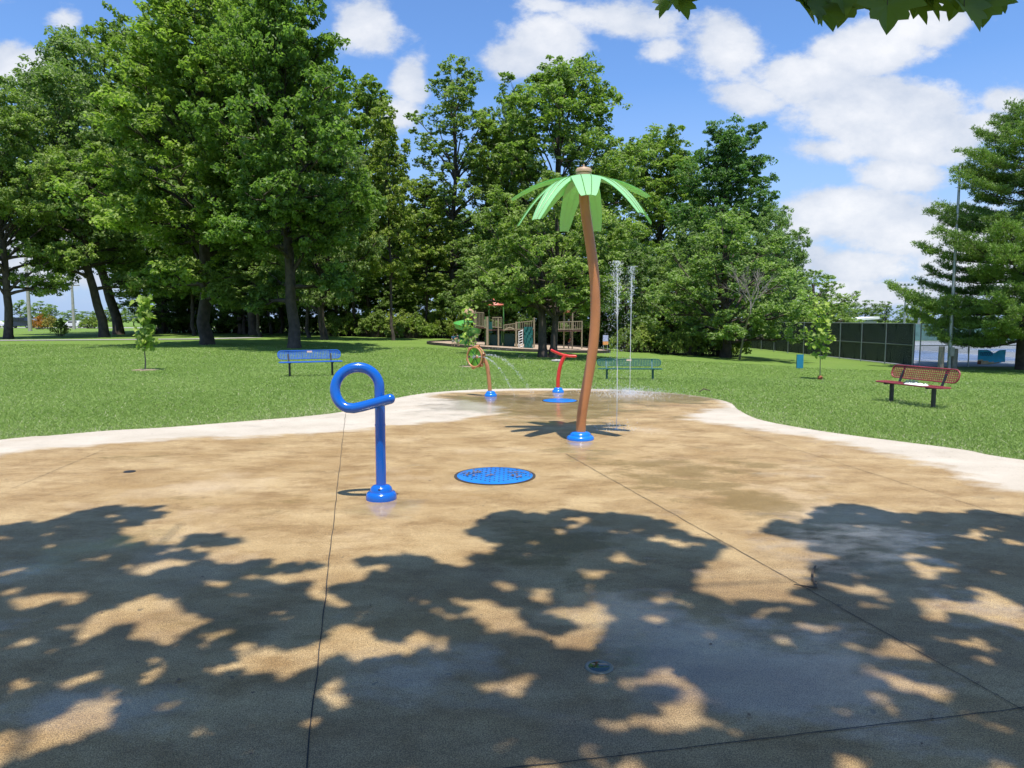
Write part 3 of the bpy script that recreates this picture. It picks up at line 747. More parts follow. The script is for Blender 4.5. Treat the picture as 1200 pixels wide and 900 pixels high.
# ------------------------------------------------------------------ pine (right)
def make_pine():
    r = np.random.default_rng(31); sk = Sk(); H = 16.2
    z = np.linspace(-.4, H, 14); x = np.cumsum(r.normal(0, .05, 14)); x[0] = 0
    tp = np.column_stack([x, x * .4, z]); sk.tube(tp, .36 * (1 - np.clip(z, 0, H) / (H + .5)) ** .8 + .02, 10)
    P = []; D = []; CT = []
    def spray(a, b_, ct, dens):
        L_ = np.linalg.norm(b_ - a); m_ = max(3, int(L_ * dens)); t = r.random(m_) ** .8
        P.append(a + (b_ - a) * t[:, None] + r.normal(0, .09, (m_, 3))); D.append(np.repeat([unit(b_ - a)], m_, 0)); CT.append(np.full(m_, ct))
    zz = 1.9; w = 0
    while zz < H - .4:
        f = zz / H; nb = r.integers(4, 7)
        for i in range(nb):
            az = w * 1.1 + i * 6.283 / nb + r.normal(0, .25)
            L_ = (8.2 * (1 - f) ** .55) * r.uniform(.62, 1.08) + .5
            if zz < 3.2: L_ *= .85
            if r.random() < .10: continue
            d = np.array([math.cos(az), math.sin(az), 0]); ts = np.linspace(0, 1, 7)
            rise = L_ * (-.02 + .42 * f ** 1.5) ; droop = -.09 * L_ * (1 - f)
            pts = np.array([np.interp(zz, tp[:, 2], tp[:, 0]), 0, zz]) + d * (L_ * ts)[:, None] + np.array([0, 0, 1.]) * (rise * ts + droop * np.sin(ts * math.pi) * 1.2 + .10 * L_ * ts ** 3)[:, None] + r.normal(0, .05, (7, 3)) * ts[:, None]
            sk.tube(pts, (.085 * (1 - f) + .02) * (1 - ts * .85), 5)
            nsub = int(L_ * 3.6) + 2; ct = r.random()
            for j in range(nsub):
                t = .22 + .78 * (j + r.random() * .7) / nsub
                q = np.array([np.interp(t, ts, pts[:, k_]) for k_ in range(3)])
                sd = (1 if j % 2 else -1) * r.uniform(.5, 1.1)
                l2 = (.30 * L_ * (1.08 - t) + .45) * r.uniform(.7, 1.15)
                d2 = np.array([math.cos(az + sd), math.sin(az + sd), r.uniform(.0, .32)])
                e_ = q + d2 * l2
                sk.tube(np.array([q, e_]), [.016, .006], 3)
                spray(q + (e_ - q) * .15, e_, ct, 34)
                for k_ in range(3):
                    t3 = r.uniform(.3, .95); g = q + (e_ - q) * t3; s3 = (1 if k_ % 2 else -1) * r.uniform(.5, 1)
                    h_ = g + np.array([math.cos(az + sd + s3), math.sin(az + sd + s3), r.uniform(.05, .4)]) * l2 * .38
                    spray(g, h_, ct, 34)
            spray(pts[-2], pts[-1], ct, 60)
        zz += r.uniform(.5, .82) * (1 - .25 * f); w += 1
    spray(np.array([x[-1], 0, H - .8]), np.array([x[-1], 0, H + .3]), .5, 90)
    P = np.concatenate(P); D = np.concatenate(D); CT = np.concatenate(CT)
    # each point carries a tuft of three thin needle blades
    n = len(P); Vs = []; tt = []
    for k_ in range(3):
        nd = unit(D * .5 + unit(r.normal(size=(n, 3))) * .8 + np.array([0, 0, .55])); L_ = r.uniform(.12, .22, n)[:, None]
        s = unit(np.cross(nd, r.normal(size=(n, 3)))) * .022
        v = np.empty((n, 3, 3)); v[:, 0] = P - s; v[:, 1] = P + s; v[:, 2] = P + nd * L_
        Vs.append(v); tt.append(np.clip(.5 * CT + .5 * r.random(n), 0, 1))
    Vv = np.concatenate(Vs); tt = np.concatenate(tt)
    print('PINE needles', len(Vv))
    return sk.mesh('trunk', M['bark']), mesh_np('needles', Vv.reshape(-1, 3), np.arange(3 * len(Vv)), np.full(len(Vv), 3), M['needle'], False, None, {'tint': ('FACE', tt)})
pt, pn = make_pine()
p = at(1197, 433)
o = empty('pine_tree', p, R(200), 'large pine with tiered horizontal branches at the right edge', 'tree')
hh = atY(1197, 118, p.y).z - p.z; o.scale = (hh / 16.5 * 1.0,) * 2 + (hh / 16.5,)
link('trunk', pt, o); link('crown', pn, o)

# ------------------------------------------------------------------ maple leaf shape
LEAF = np.array([(0, -.45), (.10, -.22), (.26, -.36), (.34, -.30), (.33, -.16), (.48, -.16), (.56, -.06), (.46, .03), (.50, .14), (.54, .26), (.40, .25), (.28, .24), (.31, .36), (.29, .47), (.15, .43), (.10, .54), (0, .68)])
LEAF = np.vstack([LEAF, [(-x, y) for x, y in LEAF[1:-1][::-1]]])
def maple_leaves(name, P, nrm, size, m_, tint, head=None, r=rng):
    n = len(P); a = unit(np.cross(nrm, r.normal(size=(n, 3)))) if head is None else head; a = unit(a - nrm * (a * nrm).sum(1, keepdims=True)); b_ = np.cross(nrm, a)
    L2 = LEAF; k_ = len(L2)
    fold = np.abs(L2[:, 0]) * .35 - .18 * (L2[:, 1]) ** 2
    Vv = P[:, None] + (b_[:, None] * L2[None, :, 0:1] + a[:, None] * L2[None, :, 1:2] + nrm[:, None] * fold[None, :, None]) * size[:, None, None]
    cen = P[:, None]  # centre vertex
    Vv = np.concatenate([cen, Vv], 1); K = k_ + 1
    i = np.arange(k_); tri = np.column_stack([np.zeros(k_, int), 1 + i, 1 + (i + 1) % k_])
    Fc = (np.arange(n)[:, None, None] * K + tri[None]).reshape(-1)
    return mesh_np(name, Vv.reshape(-1, 3), Fc, np.full(n * k_, 3), m_, False, None, {'tint': ('FACE', np.repeat(tint, k_))})

# ------------------------------------------------------------------ sun direction
SUN_EL, SUN_AZ = R(73.0), R(180 - 6)     # azimuth from +Y clockwise: behind the viewer, a little right
sun_vec = Vector((math.sin(SUN_AZ) * math.cos(SUN_EL), math.cos(SUN_AZ) * math.cos(SUN_EL), math.sin(SUN_EL)))   # towards the sun

# ------------------------------------------------------------------ overhead maple (its trunk stands behind the viewer)
dark_poly = [(-60, 615), (0, 617), (60, 614), (95, 602), (130, 598), (188, 598), (190, 606), (160, 614), (150, 630), (170, 642), (205, 643), (235, 633), (273, 634), (272, 642), (225, 650), (255, 661), (310, 661), (368, 664), (374, 676), (356, 700), (362, 722), (388, 716), (404, 694), (446, 676), (428, 662), (440, 654), (480, 652), (525, 660), (545, 672), (560, 660), (590, 657), (572, 640), (560, 618), (575, 606), (640, 602), (700, 604), (760, 612), (800, 622), (838, 640), (850, 655), (842, 662), (800, 672), (800, 690), (850, 705), (900, 712), (955, 690), (960, 665), (945, 640), (900, 628), (905, 612), (965, 610), (960, 598), (1000, 595), (1050, 602), (1120, 606), (1200, 603), (1290, 610), (1290, 960), (1700, 1500), (2000, 2500), (-900, 2500), (-500, 1500), (-60, 960)]
DP = np.array([gp(*p_) for p_ in dark_poly])
holes = [(165, 722, 52, 20, 0), (215, 737, 40, 20, 0), (60, 702, 58, 9, -12), (50, 862, 62, 36, 0), (300, 782, 40, 22, -10), (365, 775, 30, 16, 0), (405, 762, 34, 14, -8), (435, 742, 18, 13, 0), (200, 830, 15, 9, 0), (233, 826, 12, 6, 0), (165, 836, 14, 9, 0), (28, 764, 32, 7, -10), (172, 668, 42, 9, 8), (8, 815, 12, 12, 0), (410, 727, 12, 6, 0), (560, 722, 40, 12, 0), (485, 710, 11, 5, 0), (275, 852, 25, 8, -15), (345, 680, 26, 7, 0), (300, 684, 9, 4, 0), (275, 680, 12, 4, 0), (580, 746, 14, 5, 0), (590, 805, 20, 8, 0), (700, 732, 34, 21, 0), (655, 750, 46, 9, 0), (790, 712, 22, 7, 0), (622, 805, 22, 12, 0), (790, 810, 30, 13, 0), (705, 850, 17, 11, 0), (835, 834, 24, 7, 12), (832, 866, 22, 16, 0), (927, 804, 16, 8, 0), (1082, 829, 22, 14, 0), (855, 755, 18, 7, 0), (1025, 770, 28, 9, 0), (1100, 715, 58, 12, 5), (1125, 747, 25, 8, 8), (1175, 725, 32, 24, 0), (1000, 693, 34, 10, 10), (735, 662, 25, 7, 5), (650, 692, 20, 6, 0), (620, 640, 12, 5, 0), (925, 707, 20, 5, 8), (655, 890, 30, 10, 0), (1060, 890, 25, 9, 0), (1150, 630, 24, 5, 0), (1105, 676, 26, 5, 0), (825, 676, 30, 10, 10), (1190, 640, 12, 8, 0), (670, 622, 16, 5, 0), (115, 655, 22, 4, 0), (90, 745, 20, 5, 0), (480, 880, 16, 6, 0), (760, 775, 10, 4, 0)]
hr = random.Random(71)
for i in range(110):
    py_ = 610 + 330 * hr.random() ** 1.1; sc__ = (py_ - 375) / 1328; q_ = hr.uniform(.035, .09)
    holes.append((hr.uniform(-40, 1260), py_, q_ * hr.uniform(.9, 1.9) * F * sc__, q_ * F * sc__ * sc__ * 1.6 * hr.uniform(.7, 1.1), 0))
HW = []
for (px, py, rx, ry, an) in holes:
    c_ = gp(px, py); HW.append((c_[0], c_[1], rx / F * c_[1], (gp(px, py - ry)[1] - gp(px, py + ry)[1]) / 2, R(an)))
def shade_tree():
    r = np.random.default_rng(91)
    n = 200000
    G = np.column_stack([r.uniform(-7.5, 8.5, n), r.uniform(-6, 6.6, n)])
    # wobble the outline
    wob = np.column_stack([np.sin(G[:, 1] * 5.1 + G[:, 0] * 2) + np.sin(G[:, 1] * 11 + 1), np.sin(G[:, 0] * 6.3) + np.sin(G[:, 0] * 13 + G[:, 1] * 3)]) * .05 + np.column_stack([np.sin(G[:, 1] * 23 + G[:, 0] * 17), np.sin(G[:, 0] * 29 - G[:, 1] * 9)]) * .03
    Gw = G + wob
    s = sdist(Gw, DP); ok = s > .02
    for (hx, hy, rx, ry, an) in HW:
        dx, dy = Gw[:, 0] - hx, Gw[:, 1] - hy
        if an:
            ca, sa = math.cos(-an * 1.0), math.sin(-an * 1.0); dx, dy = dx * ca - dy * sa, dx * sa + dy * ca
        ok &= ((dx / (rx * .98 + .03)) ** 2 + (dy / (ry * .98 + .035)) ** 2) > 1
    G = G[ok]
    thin = np.sin(G[:, 0] * 7.1 + 2 * np.sin(G[:, 1] * 3.3)) * np.sin(G[:, 1] * 8.3 + 1.5 * np.sin(G[:, 0] * 4.1))
    G = G[r.random(len(G)) < np.where(thin > .62, .15, 1)]
    G = G[r.permutation(len(G))]; vis_z = G[:, 1] > 1.6
    G = np.vstack([G[vis_z][:33000], G[~vis_z][:22000]])
    Hh = r.uniform(5.2, 9.0, len(G)) + .6 * np.sin(G[:, 0] * 1.3) + .6 * np.sin(G[:, 1] * 1.7)
    k_ = np.array([sun_vec.x / sun_vec.z, sun_vec.y / sun_vec.z])
    P = np.column_stack([G + k_ * Hh[:, None], Hh])
    vis = (P[:, 1] > 0) & ((P[:, 2] - CAM_H) < (P[:, 1] + .3) * .475)
    P = P[~vis]
    nr = unit(np.array([0, 0, 1.]) + r.normal(size=(len(P), 3)) * .33)
    size = r.uniform(.11, .18, len(P))
    print('overhead leaves', len(P), 'dropped', vis.sum())
    # leaves that hang into the top of the view
    hp, hn, hd, hs = [], [], [], []
    for (px, py, Yd, s_, roll) in [(792, 0, 2.35, .13, .3), (806, -6, 2.4, .13, -.3), (946, 4, 2.25, .12, .9), (962, 12, 2.3, .15, .1), (992, 6, 2.35, .13, -.5), (1012, 0, 2.4, .14, .2), (1040, 6, 2.2, .17, -.2), (1062, -2, 2.3, .16, .4), (1078, -6, 2.35, .14, -.4), (1130, 8, 2.2, .13, .5), (1150, 4, 2.25, .15, -.2), (1163, -4, 2.3, .12, .1), (930, -12, 2.3, .15, .3), (985, -14, 2.3, .16, 0), (1100, -16, 2.25, .16, .2), (1140, -16, 2.3, .16, .1), (800, -22, 2.35, .15, .2), (775, -14, 2.3, .13, .4), (938, 2, 2.4, .12, 1.2), (975, 6, 2.45, .12, -.8), (1026, 8, 2.35, .12, .8), (1052, 10, 2.42, .11, -.9), (1086, 0, 2.3, .11, 1.), (1122, 2, 2.35, .11, -.6), (786, 2, 2.5, .10, -.9)]:
        q = atY(px, py, Yd); hp.append(q); hn.append(unit(np.array([math.sin(roll) * .6, -.75 + .2 * math.sin(px), .55]))); hd.append([math.sin(roll) * .5, .1, -1]); hs.append(s_ * 1.05)
    P = np.vstack([P, np.array(hp)]); nr = np.vstack([nr, np.array(hn)]); size = np.concatenate([size, hs])
    head = unit(r.normal(size=(len(P), 3))); head[-len(hd):] = unit(np.array(hd, float))
    crown = maple_leaves('crown', P, nr, size, M['leaf_near'], r.random(len(P)), head=head, r=r)
    sk = Sk(); base = np.array([1.2, -8.6, -.3])
    sk.tube(np.array([base, base + [0, 0, .5], base + [.05, .1, 2.4], base + [0, .3, 5.4], base + [.1, .6, 8.0], base + [.2, .9, 13.]]), [.42, .32, .28, .26, .2, .06], 14)
    fork = base + [0, .35, 6.0]
    for i in range(13):
        tx = -7.3 + i * 1.2; tip = np.array([tx, 1.6 + .8 * math.sin(i * 2.1), 9.2 + .8 * math.sin(i * 1.7)])
        if abs(tx) > 6: tip[1] -= 1.2
        lim = []
        for t in np.linspace(0, 1, 7):
            q = fork * (1 - t) + tip * t; q[2] += .5 * math.sin(t * math.pi); lim.append(q + r.normal(0, .22, 3) * (t > 0))
        sk.tube(np.array(lim), np.linspace(.075, .010, 7), 6)
        for j in range(9):
            t = .3 + .7 * j / 9; q = fork * (1 - t) + tip * t; q[2] += .5 * math.sin(t * math.pi)
            e_ = q + [(-1) ** j * r.uniform(.4, 1.), r.uniform(.1, .7), r.uniform(-.2, .3)]
            if e_[1] > 0 and (e_[2] - CAM_H) < (e_[1] + .4) * .475: continue
            sk.tube(np.array([q, (q + e_) / 2 + r.normal(0, .04, 3), e_]), [.016, .011, .005], 4)
    # drooping twigs to the hanging leaves
    for (px, py) in ((795, -18), (968, -14), (1050, -18), (1140, -18)):
        q = np.array(atY(px, py, 2.3)); sk.tube(np.array([[q[0] + .3, .2, 8.3], [q[0] + .2, 1.2, 6.2], [q[0] + .1, 1.9, 4.2], [q[0], 2.2, 3.1], q]), [.014, .012, .009, .006, .003], 5)
    for qq in hp:
        q = np.array(qq); a = q - unit(np.array([0, .1, -1.])) * .10
        sk.tube(np.array([a + [0, .02, .06], q]), [.0018, .0015], 3)
    o = empty('maple_tree', (0, 0, 0), 0, 'overhanging maple above the viewer, a few lobed leaves showing along the top edge', 'tree')
    o.location = (base[0], base[1], 0)
    off = Vector((-base[0], -base[1], 0))
    a = link('trunk', sk.mesh('trunk', M['bark']), o); a.location = off
    b_ = link('crown', crown, o); b_.location = off
shade_tree()

# ------------------------------------------------------------------ saplings
def sapling(px, py, top, spread_px, label, leaf=.20, n=150, orange=False, mulch='soil', y0=.3):
    p = at(px, py); o = empty('sapling', p, 0, label, 'young tree', 'young saplings on the lawn')
    H = atY(px, top, p.y).z - p.z; r = np.random.default_rng(int(px)); sk = Sk()
    z = np.linspace(-.05, H, 8); x = np.cumsum(r.normal(0, .015, 8)); x[0] = 0
    sk.tube(np.column_stack([x, x * .5, z]), np.linspace(.022, .006, 8), 6)
    W = spread_px / F * p.y / 2; C = []
    for i in range(22):
        h = y0 + (1 - y0) * (i + .5) / 22; az = i * 2.4; q0 = np.array([np.interp(h * H, z, x), 0, h * H])
        q1 = q0 + np.array([math.cos(az), math.sin(az), .5]) * W * (1.15 - .75 * h) * r.uniform(.5, 1.1)
        sk.tube(np.array([q0, q1]), [.007, .003], 3)
        for t in (.5, .8, 1.): C.append(q0 + (q1 - q0) * t)
        C.append(q0)
    C = np.array(C); k_ = n // len(C) + 1
    P = np.repeat(C, k_, 0) + r.normal(0, .055 * H / 1.5, (len(C) * k_, 3))
    nr = unit(r.normal(size=P.shape) * .5 + np.array([0, -.55, .75]))
    t = r.random(len(P))
    head = unit(r.normal(size=P.shape) * .5 + [0, 0, -.8])
    link('trunk', sk.mesh('trunk', M['bark_pale']), o)
    cr_ = link('crown', maple_leaves('crown', P, nr, r.uniform(leaf * .7, leaf * 1.2, len(P)), M['leaf'], t, head=head, r=r), o); cr_.color = (1.55, 1.45, .9, 1)
    mb = MB(); N_ = 20; vs = [(0, 0, .05)]
    rr = .42 if mulch == 'soil' else .12
    for i in range(N_): a = i * 6.283 / N_; q = rr * random.uniform(.85, 1.1); vs.append((math.cos(a) * q, math.sin(a) * q * .9, .025))
    for i in range(N_): a = i * 6.283 / N_; vs.append((vs[i + 1][0] * 1.08, vs[i + 1][1] * 1.08, -.03))
    mb.add(vs, [(0, 1 + i, 1 + (i + 1) % N_) for i in range(N_)] + [(1 + i, 1 + N_ + i, 1 + N_ + (i + 1) % N_, 1 + (i + 1) % N_) for i in range(N_)])
    mb.build('mulch_ring' if mulch == 'soil' else 'mulch_mound', M[mulch], o)
    if mulch != 'soil':
        MB().ball((.0, 0, .10), .13, 10, 6, (1, 1, .8)).build('mulch', M['redbrown'], o)
    return o
sapling(170, 434, 352, 27, 'sapling with mulch ring on the lawn left of the blue bench', n=130)
sapling(549, 430, 360, 26, 'bright sapling in front of the green spiral slide', n=75, mulch='soil', leaf=.16)
sapling(961, 445, 360, 40, 'sapling with reddish mulch in front of the black fence', n=260, mulch='redbrown')
# ------------------------------------------------------------------ benches
def lattice(mb, L_, W_, M4, cell=.045, cr=.09, w=.016, th=.006):
    """rounded rectangular expanded-metal panel centred at origin in local xy"""
    def half(c_, a, b_):
        d = b_ - abs(c_)
        if d >= cr: return a
        return a - cr + math.sqrt(max(0, cr * cr - (cr - d) ** 2))
    nx = int(L_ / cell); ny = int(W_ / cell)
    for i in range(1, nx):
        x = -L_ / 2 + i * L_ / nx; h = half(x, W_ / 2, L_ / 2); mb.box(x - w / 2, x + w / 2, -h, h, -th / 2, th / 2, M4)
    for j in range(1, ny):
        y = -W_ / 2 + j * W_ / ny; h = half(y, L_ / 2, W_ / 2); mb.box(-h, h, y - w / 2, y + w / 2, -th / 2 + .0015, th / 2 + .0015, M4)
    pts = []
    for cx, cy, a0 in ((L_ / 2 - cr, W_ / 2 - cr, 0), (-L_ / 2 + cr, W_ / 2 - cr, 90), (-L_ / 2 + cr, -W_ / 2 + cr, 180), (L_ / 2 - cr, -W_ / 2 + cr, 270)):
        for k_ in range(6): a = R(a0 + k_ * 18); pts.append(M4 @ Vector((cx + cr * math.cos(a), cy + cr * math.sin(a), 0)))
    mb.tube(pts, .016, 6, closed=True)
def bench(loc, rz, L_, mcol, label, mleg, legs=.68, tagged=True, sz=.84):
    o = empty('park_bench', loc, rz, label, 'bench', 'perforated metal park benches'); o.scale = (1, 1, sz)
    mb = MB(); lattice(mb, L_, .30, Matrix.Translation((0, 0, .46))); mb.build('seat', mcol, o)
    mb = MB(); lattice(mb, L_, .29, Matrix.Translation((0, .27, .70)) @ Matrix.Rotation(R(78), 4, 'X'), cr=.11); bk = mb.build('backrest', mcol, o)
    for s in (-1, 1):
        x = s * L_ / 2 * legs
        mb = MB(); mb.bar((x, .02, -.06), (x, .02, .43), .055); mb.build('leg', mleg, o)
        mb = MB(); mb.bar((x, -.15, .435), (x, .20, .435), .05, .035); mb.bar((x, .18, .44), (x, .315, .82), .045, .02); mb.build('support_arm', mleg, o)
    if tagged:
        MB().box(-.07, .07, -.004, .004, -.03, .03, Matrix.Translation((0, .285, .80)) @ Matrix.Rotation(R(-12), 4, 'X')).build('label_plate', M['tag'], o)
    return o
p = at(365, 441); bench((p.x, p.y, 0), R(24), 1.78, M['blue_bench'], 'blue perforated metal bench on the lawn in front of the dark maple', M['black'])
p = at(738, 445); bench(p, R(-3), 1.80, M['green_bench'], 'dark green perforated metal bench on the lawn behind the water jets', M['green_bench'], .72, True, .68)
pl_, pr_ = at(1041, 470.5), at(1095, 478.5)
p = (pl_ + pr_) / 2; rzb = math.atan2(pr_.y - pl_.y, pr_.x - pl_.x)
RB = bench(p, rzb, 1.58, M['red_bench'], 'faded red perforated metal bench with a cloth bundle on its seat', M['black'], .64, False)
# cloth bundle on the red bench
def rb(x, y, z): 
    c_, s_ = math.cos(rzb), math.sin(rzb); return Vector((p.x + x * c_ - y * s_, p.y + x * s_ + y * c_, p.z + z))
o = empty('cloth_bundle', rb(.05, -.02, .39), rzb, 'small bundle of white and dark green cloth lying on the red bench seat', 'clothes')
def crumple(mb, cx, cy, rx, ry, h, seed):
    r = random.Random(seed); n = 12; vs = []
    for i in range(n + 1):
        for j in range(n + 1):
            u_, v_ = i / n * 2 - 1, j / n * 2 - 1; d = max(abs(u_), abs(v_))
            z_ = h * (1 - d ** 4) * (.55 + .45 * math.sin(i * 1.7 + seed) * math.cos(j * 1.3)) + r.uniform(0, .008)
            vs.append((cx + u_ * rx * (1 - .15 * v_ * v_), cy + v_ * ry * (1 - .15 * u_ * u_), max(0, z_)))
    mb.add(vs, [(i * (n + 1) + j, (i + 1) * (n + 1) + j, (i + 1) * (n + 1) + j + 1, i * (n + 1) + j + 1) for i in range(n) for j in range(n)], True); return mb
crumple(MB(), .08, 0, .24, .11, .045, 3).build('white_towel', M['cloth_white'], o)
crumple(MB(), -.06, .03, .17, .08, .10, 5).build('green_shirt', M['cloth_green'], o)

# ------------------------------------------------------------------ play features on the pad
def spun_base(parent, r1, r2, h, m_, name='base_cover'):
    mb = MB(); mb.lathe([(r1, 0), (r1 * 1.0, .02 * h / .1), (r1 * .97, .4 * h), (r1 * .88, .55 * h), (r2 * 1.02, .60 * h), (r2, .72 * h), (r2 * .93, .9 * h), (r2 * .75, 1.05 * h), (r2 * .45, 1.12 * h), (.02, 1.13 * h)], 40)
    return mb.build(name, m_, parent)
# blue loop
x_, y_ = gp(447, 587); o = empty('loop_spray_feature', (x_, y_, PADZ), 0, 'blue pipe bent into a loop on a post, at the left of the pad', 'water feature')
Yl = y_; s = Yl / F
mb = MB()
def lp(px, py, dy=0.): q = atY(px, py, Yl); return Vector((q.x - x_, dy, q.z - PADZ))
cx, cy, rr = 421.8, 454.5, 24.3
pts = [lp(447.6, 500), lp(447.4, 480), lp(447, 466)]
for k_ in range(0, 29):
    a = R(-4 + k_ * 9.2)      # counter clockwise over the top
    if a > R(252): break
    pts.append(lp(cx + 25 * math.cos(a), cy - rr * math.sin(a), -.105 * max(0, (math.degrees(a) - 60) / 190)))
for t in (0.12, .3, .6, .85, 1.): pts.append(lp(414 + (461.5 - 414) * t + 6 * 0, 478.0 + (466.0 - 478.0) * t + 1.0 * (1 - t), -.105))
pts = [pts[0], pts[1], pts[2]] + pts[3:]
x_off = pts[0].x
pts = [q - Vector((x_off, 0, 0)) for q in pts]
sm = []
for i in range(len(pts)): 
    a = pts[max(0, i - 1)]; b_ = pts[min(len(pts) - 1, i + 1)]; sm.append(pts[i] * .6 + (a + b_) * .2 if 3 < i < len(pts) - 1 else pts[i])
mb.tube(sm, .0445, 24); mb.ball(sm[-1], .0445, 24, 10); mb.build('loop_pipe', M['blue'], o)
mb = MB(); mb.lathe([(.045, .05), (.045, lp(447, 499).z), (.0475, lp(447, 499).z), (.0475, lp(447, 497).z), (.044, lp(447, 497).z)], 28); mb.build('post', M['blue'], o)
spun_base(o, .136, .098, .115, M['blue'])
MB().ball((.0, -.090, .10), .012, 8, 6, (1, .5, .8)).build('bolt_hole', M['black'], o)

# palm
x_, y_ = gp(680, 516.5); Yp = y_
o = empty('palm_water_feature', (x_, y_, PADZ), 0, 'tall artificial palm with curved brown trunk and lime green leaves', 'water feature')
def pp(px, py, dy=0): q = atY(px, py, Yp); return Vector((q.x - x_, dy, q.z - PADZ))
tr_px = [(680.5, 514), (681, 496), (683, 478), (687, 455), (691.5, 430), (694.5, 410), (696.5, 390), (697.5, 370), (697.5, 350), (697, 330), (695, 310), (692, 288), (689, 268), (686, 248), (684.5, 232), (684, 218), (684, 206)]
P_ = [np.array(pp(*q)) for q in tr_px]
mb = MB(); mb.tube([Vector(q) for q in catmull([P_[0]] + P_ + [P_[-1]], 4)[4:-8]], .066, 28); mb.build('trunk', M['palmtrunk'], o)
hub = pp(684, 206.5)
mb = MB(); mb.lathe([(.03, -.02), (.10, -.015), (.103, .028), (.088, .034), (.088, .042), (.104, .048), (.103, .075), (.088, .098), (.05, .110), (.02, .113), (.012, .125), (.010, .150), (.001, .152)], 30, hub); mb.build('cap', M['cap'], o)
mb = MB(); mb.lathe([(.08, -.10), (.10, -.07), (.10, -.015), (.03, -.01)], 24, hub); mb.build('hub', M['cap'], o)
spun_base(o, .182, .140, .095, M['blue_base'])
for sx in (-1, 0.2, 1): MB().ball((.09 * sx, -.122 + .03 * abs(sx), .070), .014, 8, 6, (1, .5, .7)).build('bolt_hole', M['black'], o)
def palm_leaf(az, L_, drop, w, z0=-.02, arch=.05):
    mb = MB(); n = 16; vs = []; ca, sa = math.cos(az), math.sin(az)
    ws = [.135, .15, .165, .18, .19, .195, .195, .19, .187, .18, .172, .163, .153, .142, .13, .115, .09]
    rows = [-1, -.34, .34, 1]
    for i in range(n + 1):
        t = i / n; r_ = .06 + L_ * (t - .10 * t * t); z_ = z0 + arch * math.sin(min(1, t * 2.2) * math.pi / 2) * .6 - drop * t ** 1.9
        for a in rows:
            wy = a * ws[i] * w / .195 * 1.12; zz = z_ - .20 * max(0, abs(wy) - .03) ; 
            vs.append(hub + Vector((ca * r_ - sa * wy, sa * r_ + ca * wy, zz)))
    k_ = len(rows); mb.add(vs, [(i * k_ + j, (i + 1) * k_ + j, (i + 1) * k_ + j + 1, i * k_ + j + 1) for i in range(n) for j in range(k_ - 1)])
    f_ = mb.build('leaf', M['palmleaf'], o); md = f_.modifiers.new('thick', 'SOLIDIFY'); md.thickness = .006
    # raised rib seams
    rb_ = MB()
    for a in (1, 2): rb_.tube([vs[i * k_ + a] + Vector((0, 0, .004)) for i in range(0, n + 1)], .0045, 5)
    rb_.build('rib', M['wheelgreen'], f_)
for az, L_, drop, w in ((-92, .95, .40, .165), (-135, .93, .64, .125), (-168, .90, .66, .125), (170, .98, .28, .11), (129, .90, .44, .125), (102, .92, .60, .12), (72, .92, .60, .12), (-44, .92, .56, .13), (-8, .90, .62, .13), (18, .98, .22, .11)):
    palm_leaf(R(az), L_, drop, w)

# red T
x_, y_ = gp(654, 461); Yr = y_
o = empty('red_spray_feature', (x_, y_, PADZ), 0, 'red curved pipe with a tilted crossbar, behind the palm trunk', 'water feature')
def rp(px, py, dy=0): q = atY(px, py, Yr); return Vector((q.x - x_, dy, q.z - PADZ))
mb = MB(); mb.tube([rp(654, 459), rp(653.8, 452), rp(654, 444), rp(655, 436), rp(656.8, 428), rp(659.5, 421), rp(662.5, 416)], .042, 16); mb.build('post', M['red'], o)
mb = MB(); mb.tube([rp(646.5, 410.5, -.0), rp(650, 412.3), rp(655, 414.4), rp(660, 416), rp(667, 417.3), rp(674.5, 417.5)], .030, 16); mb.ball(rp(646.5, 410.5), .03, 14, 8); mb.ball(rp(674.5, 417.5), .03, 14, 8); mb.build('crossbar', M['red'], o)
spun_base(o, .13, .10, .10, M['blue_base'])
# water wheel
x_, y_ = gp(575, 465.5); Yw = y_
o = empty('water_wheel_feature', (x_, y_, PADZ), 0, 'tan arched pole carrying a small green water wheel, left of the red feature', 'water feature')
def wp(px, py, dy=0): q = atY(px, py, Yw); return Vector((q.x - x_, dy, q.z - PADZ))
mb = MB(); mb.tube([wp(574.3, 464), wp(573.6, 450), wp(572.2, 437), wp(571, 429), wp(569.2, 424), wp(566.5, 420.5), wp(563, 418.6), wp(558.5, 417.8, .02)], .041, 16); mb.build('pole', M['tan'], o)
spun_base(o, .13, .10, .10, M['blue_base'])
wc = wp(557.2, 418.5, .06); wr = .205
Mw = Matrix.Translation(wc) @ Matrix.Rotation(R(-40), 4, 'Z') @ Matrix.Rotation(R(90), 4, 'X')
mb = MB()
for dz in (-.035, .035): mb.tube([Mw @ Vector((wr * math.cos(a), wr * math.sin(a), dz)) for a in np.linspace(0, 2 * math.pi, 33)[:-1]], .018, 8, closed=True)
mb.build('rim', M['tan'], o)
mb = MB(); n = 6
for k_ in range(n):
    a0 = k_ * 2 * math.pi / n + .12; a1 = a0 + 2 * math.pi / n - .24
    vs = []
    for dz in (-.030, .030): vs += [Mw @ Vector((.03 * math.cos((a0 + a1) / 2), .03 * math.sin((a0 + a1) / 2), dz))] + [Mw @ Vector((wr * .94 * math.cos(a), wr * .94 * math.sin(a), dz)) for a in np.linspace(a0, a1, 6)]
    mb.add(vs, [tuple(range(7)), tuple(range(13, 6, -1))] + [(i, i + 7, (i + 1) % 7 + 7, (i + 1) % 7) for i in range(7)])
mb.build('wheel_disc', M['wheel_dark'], o)
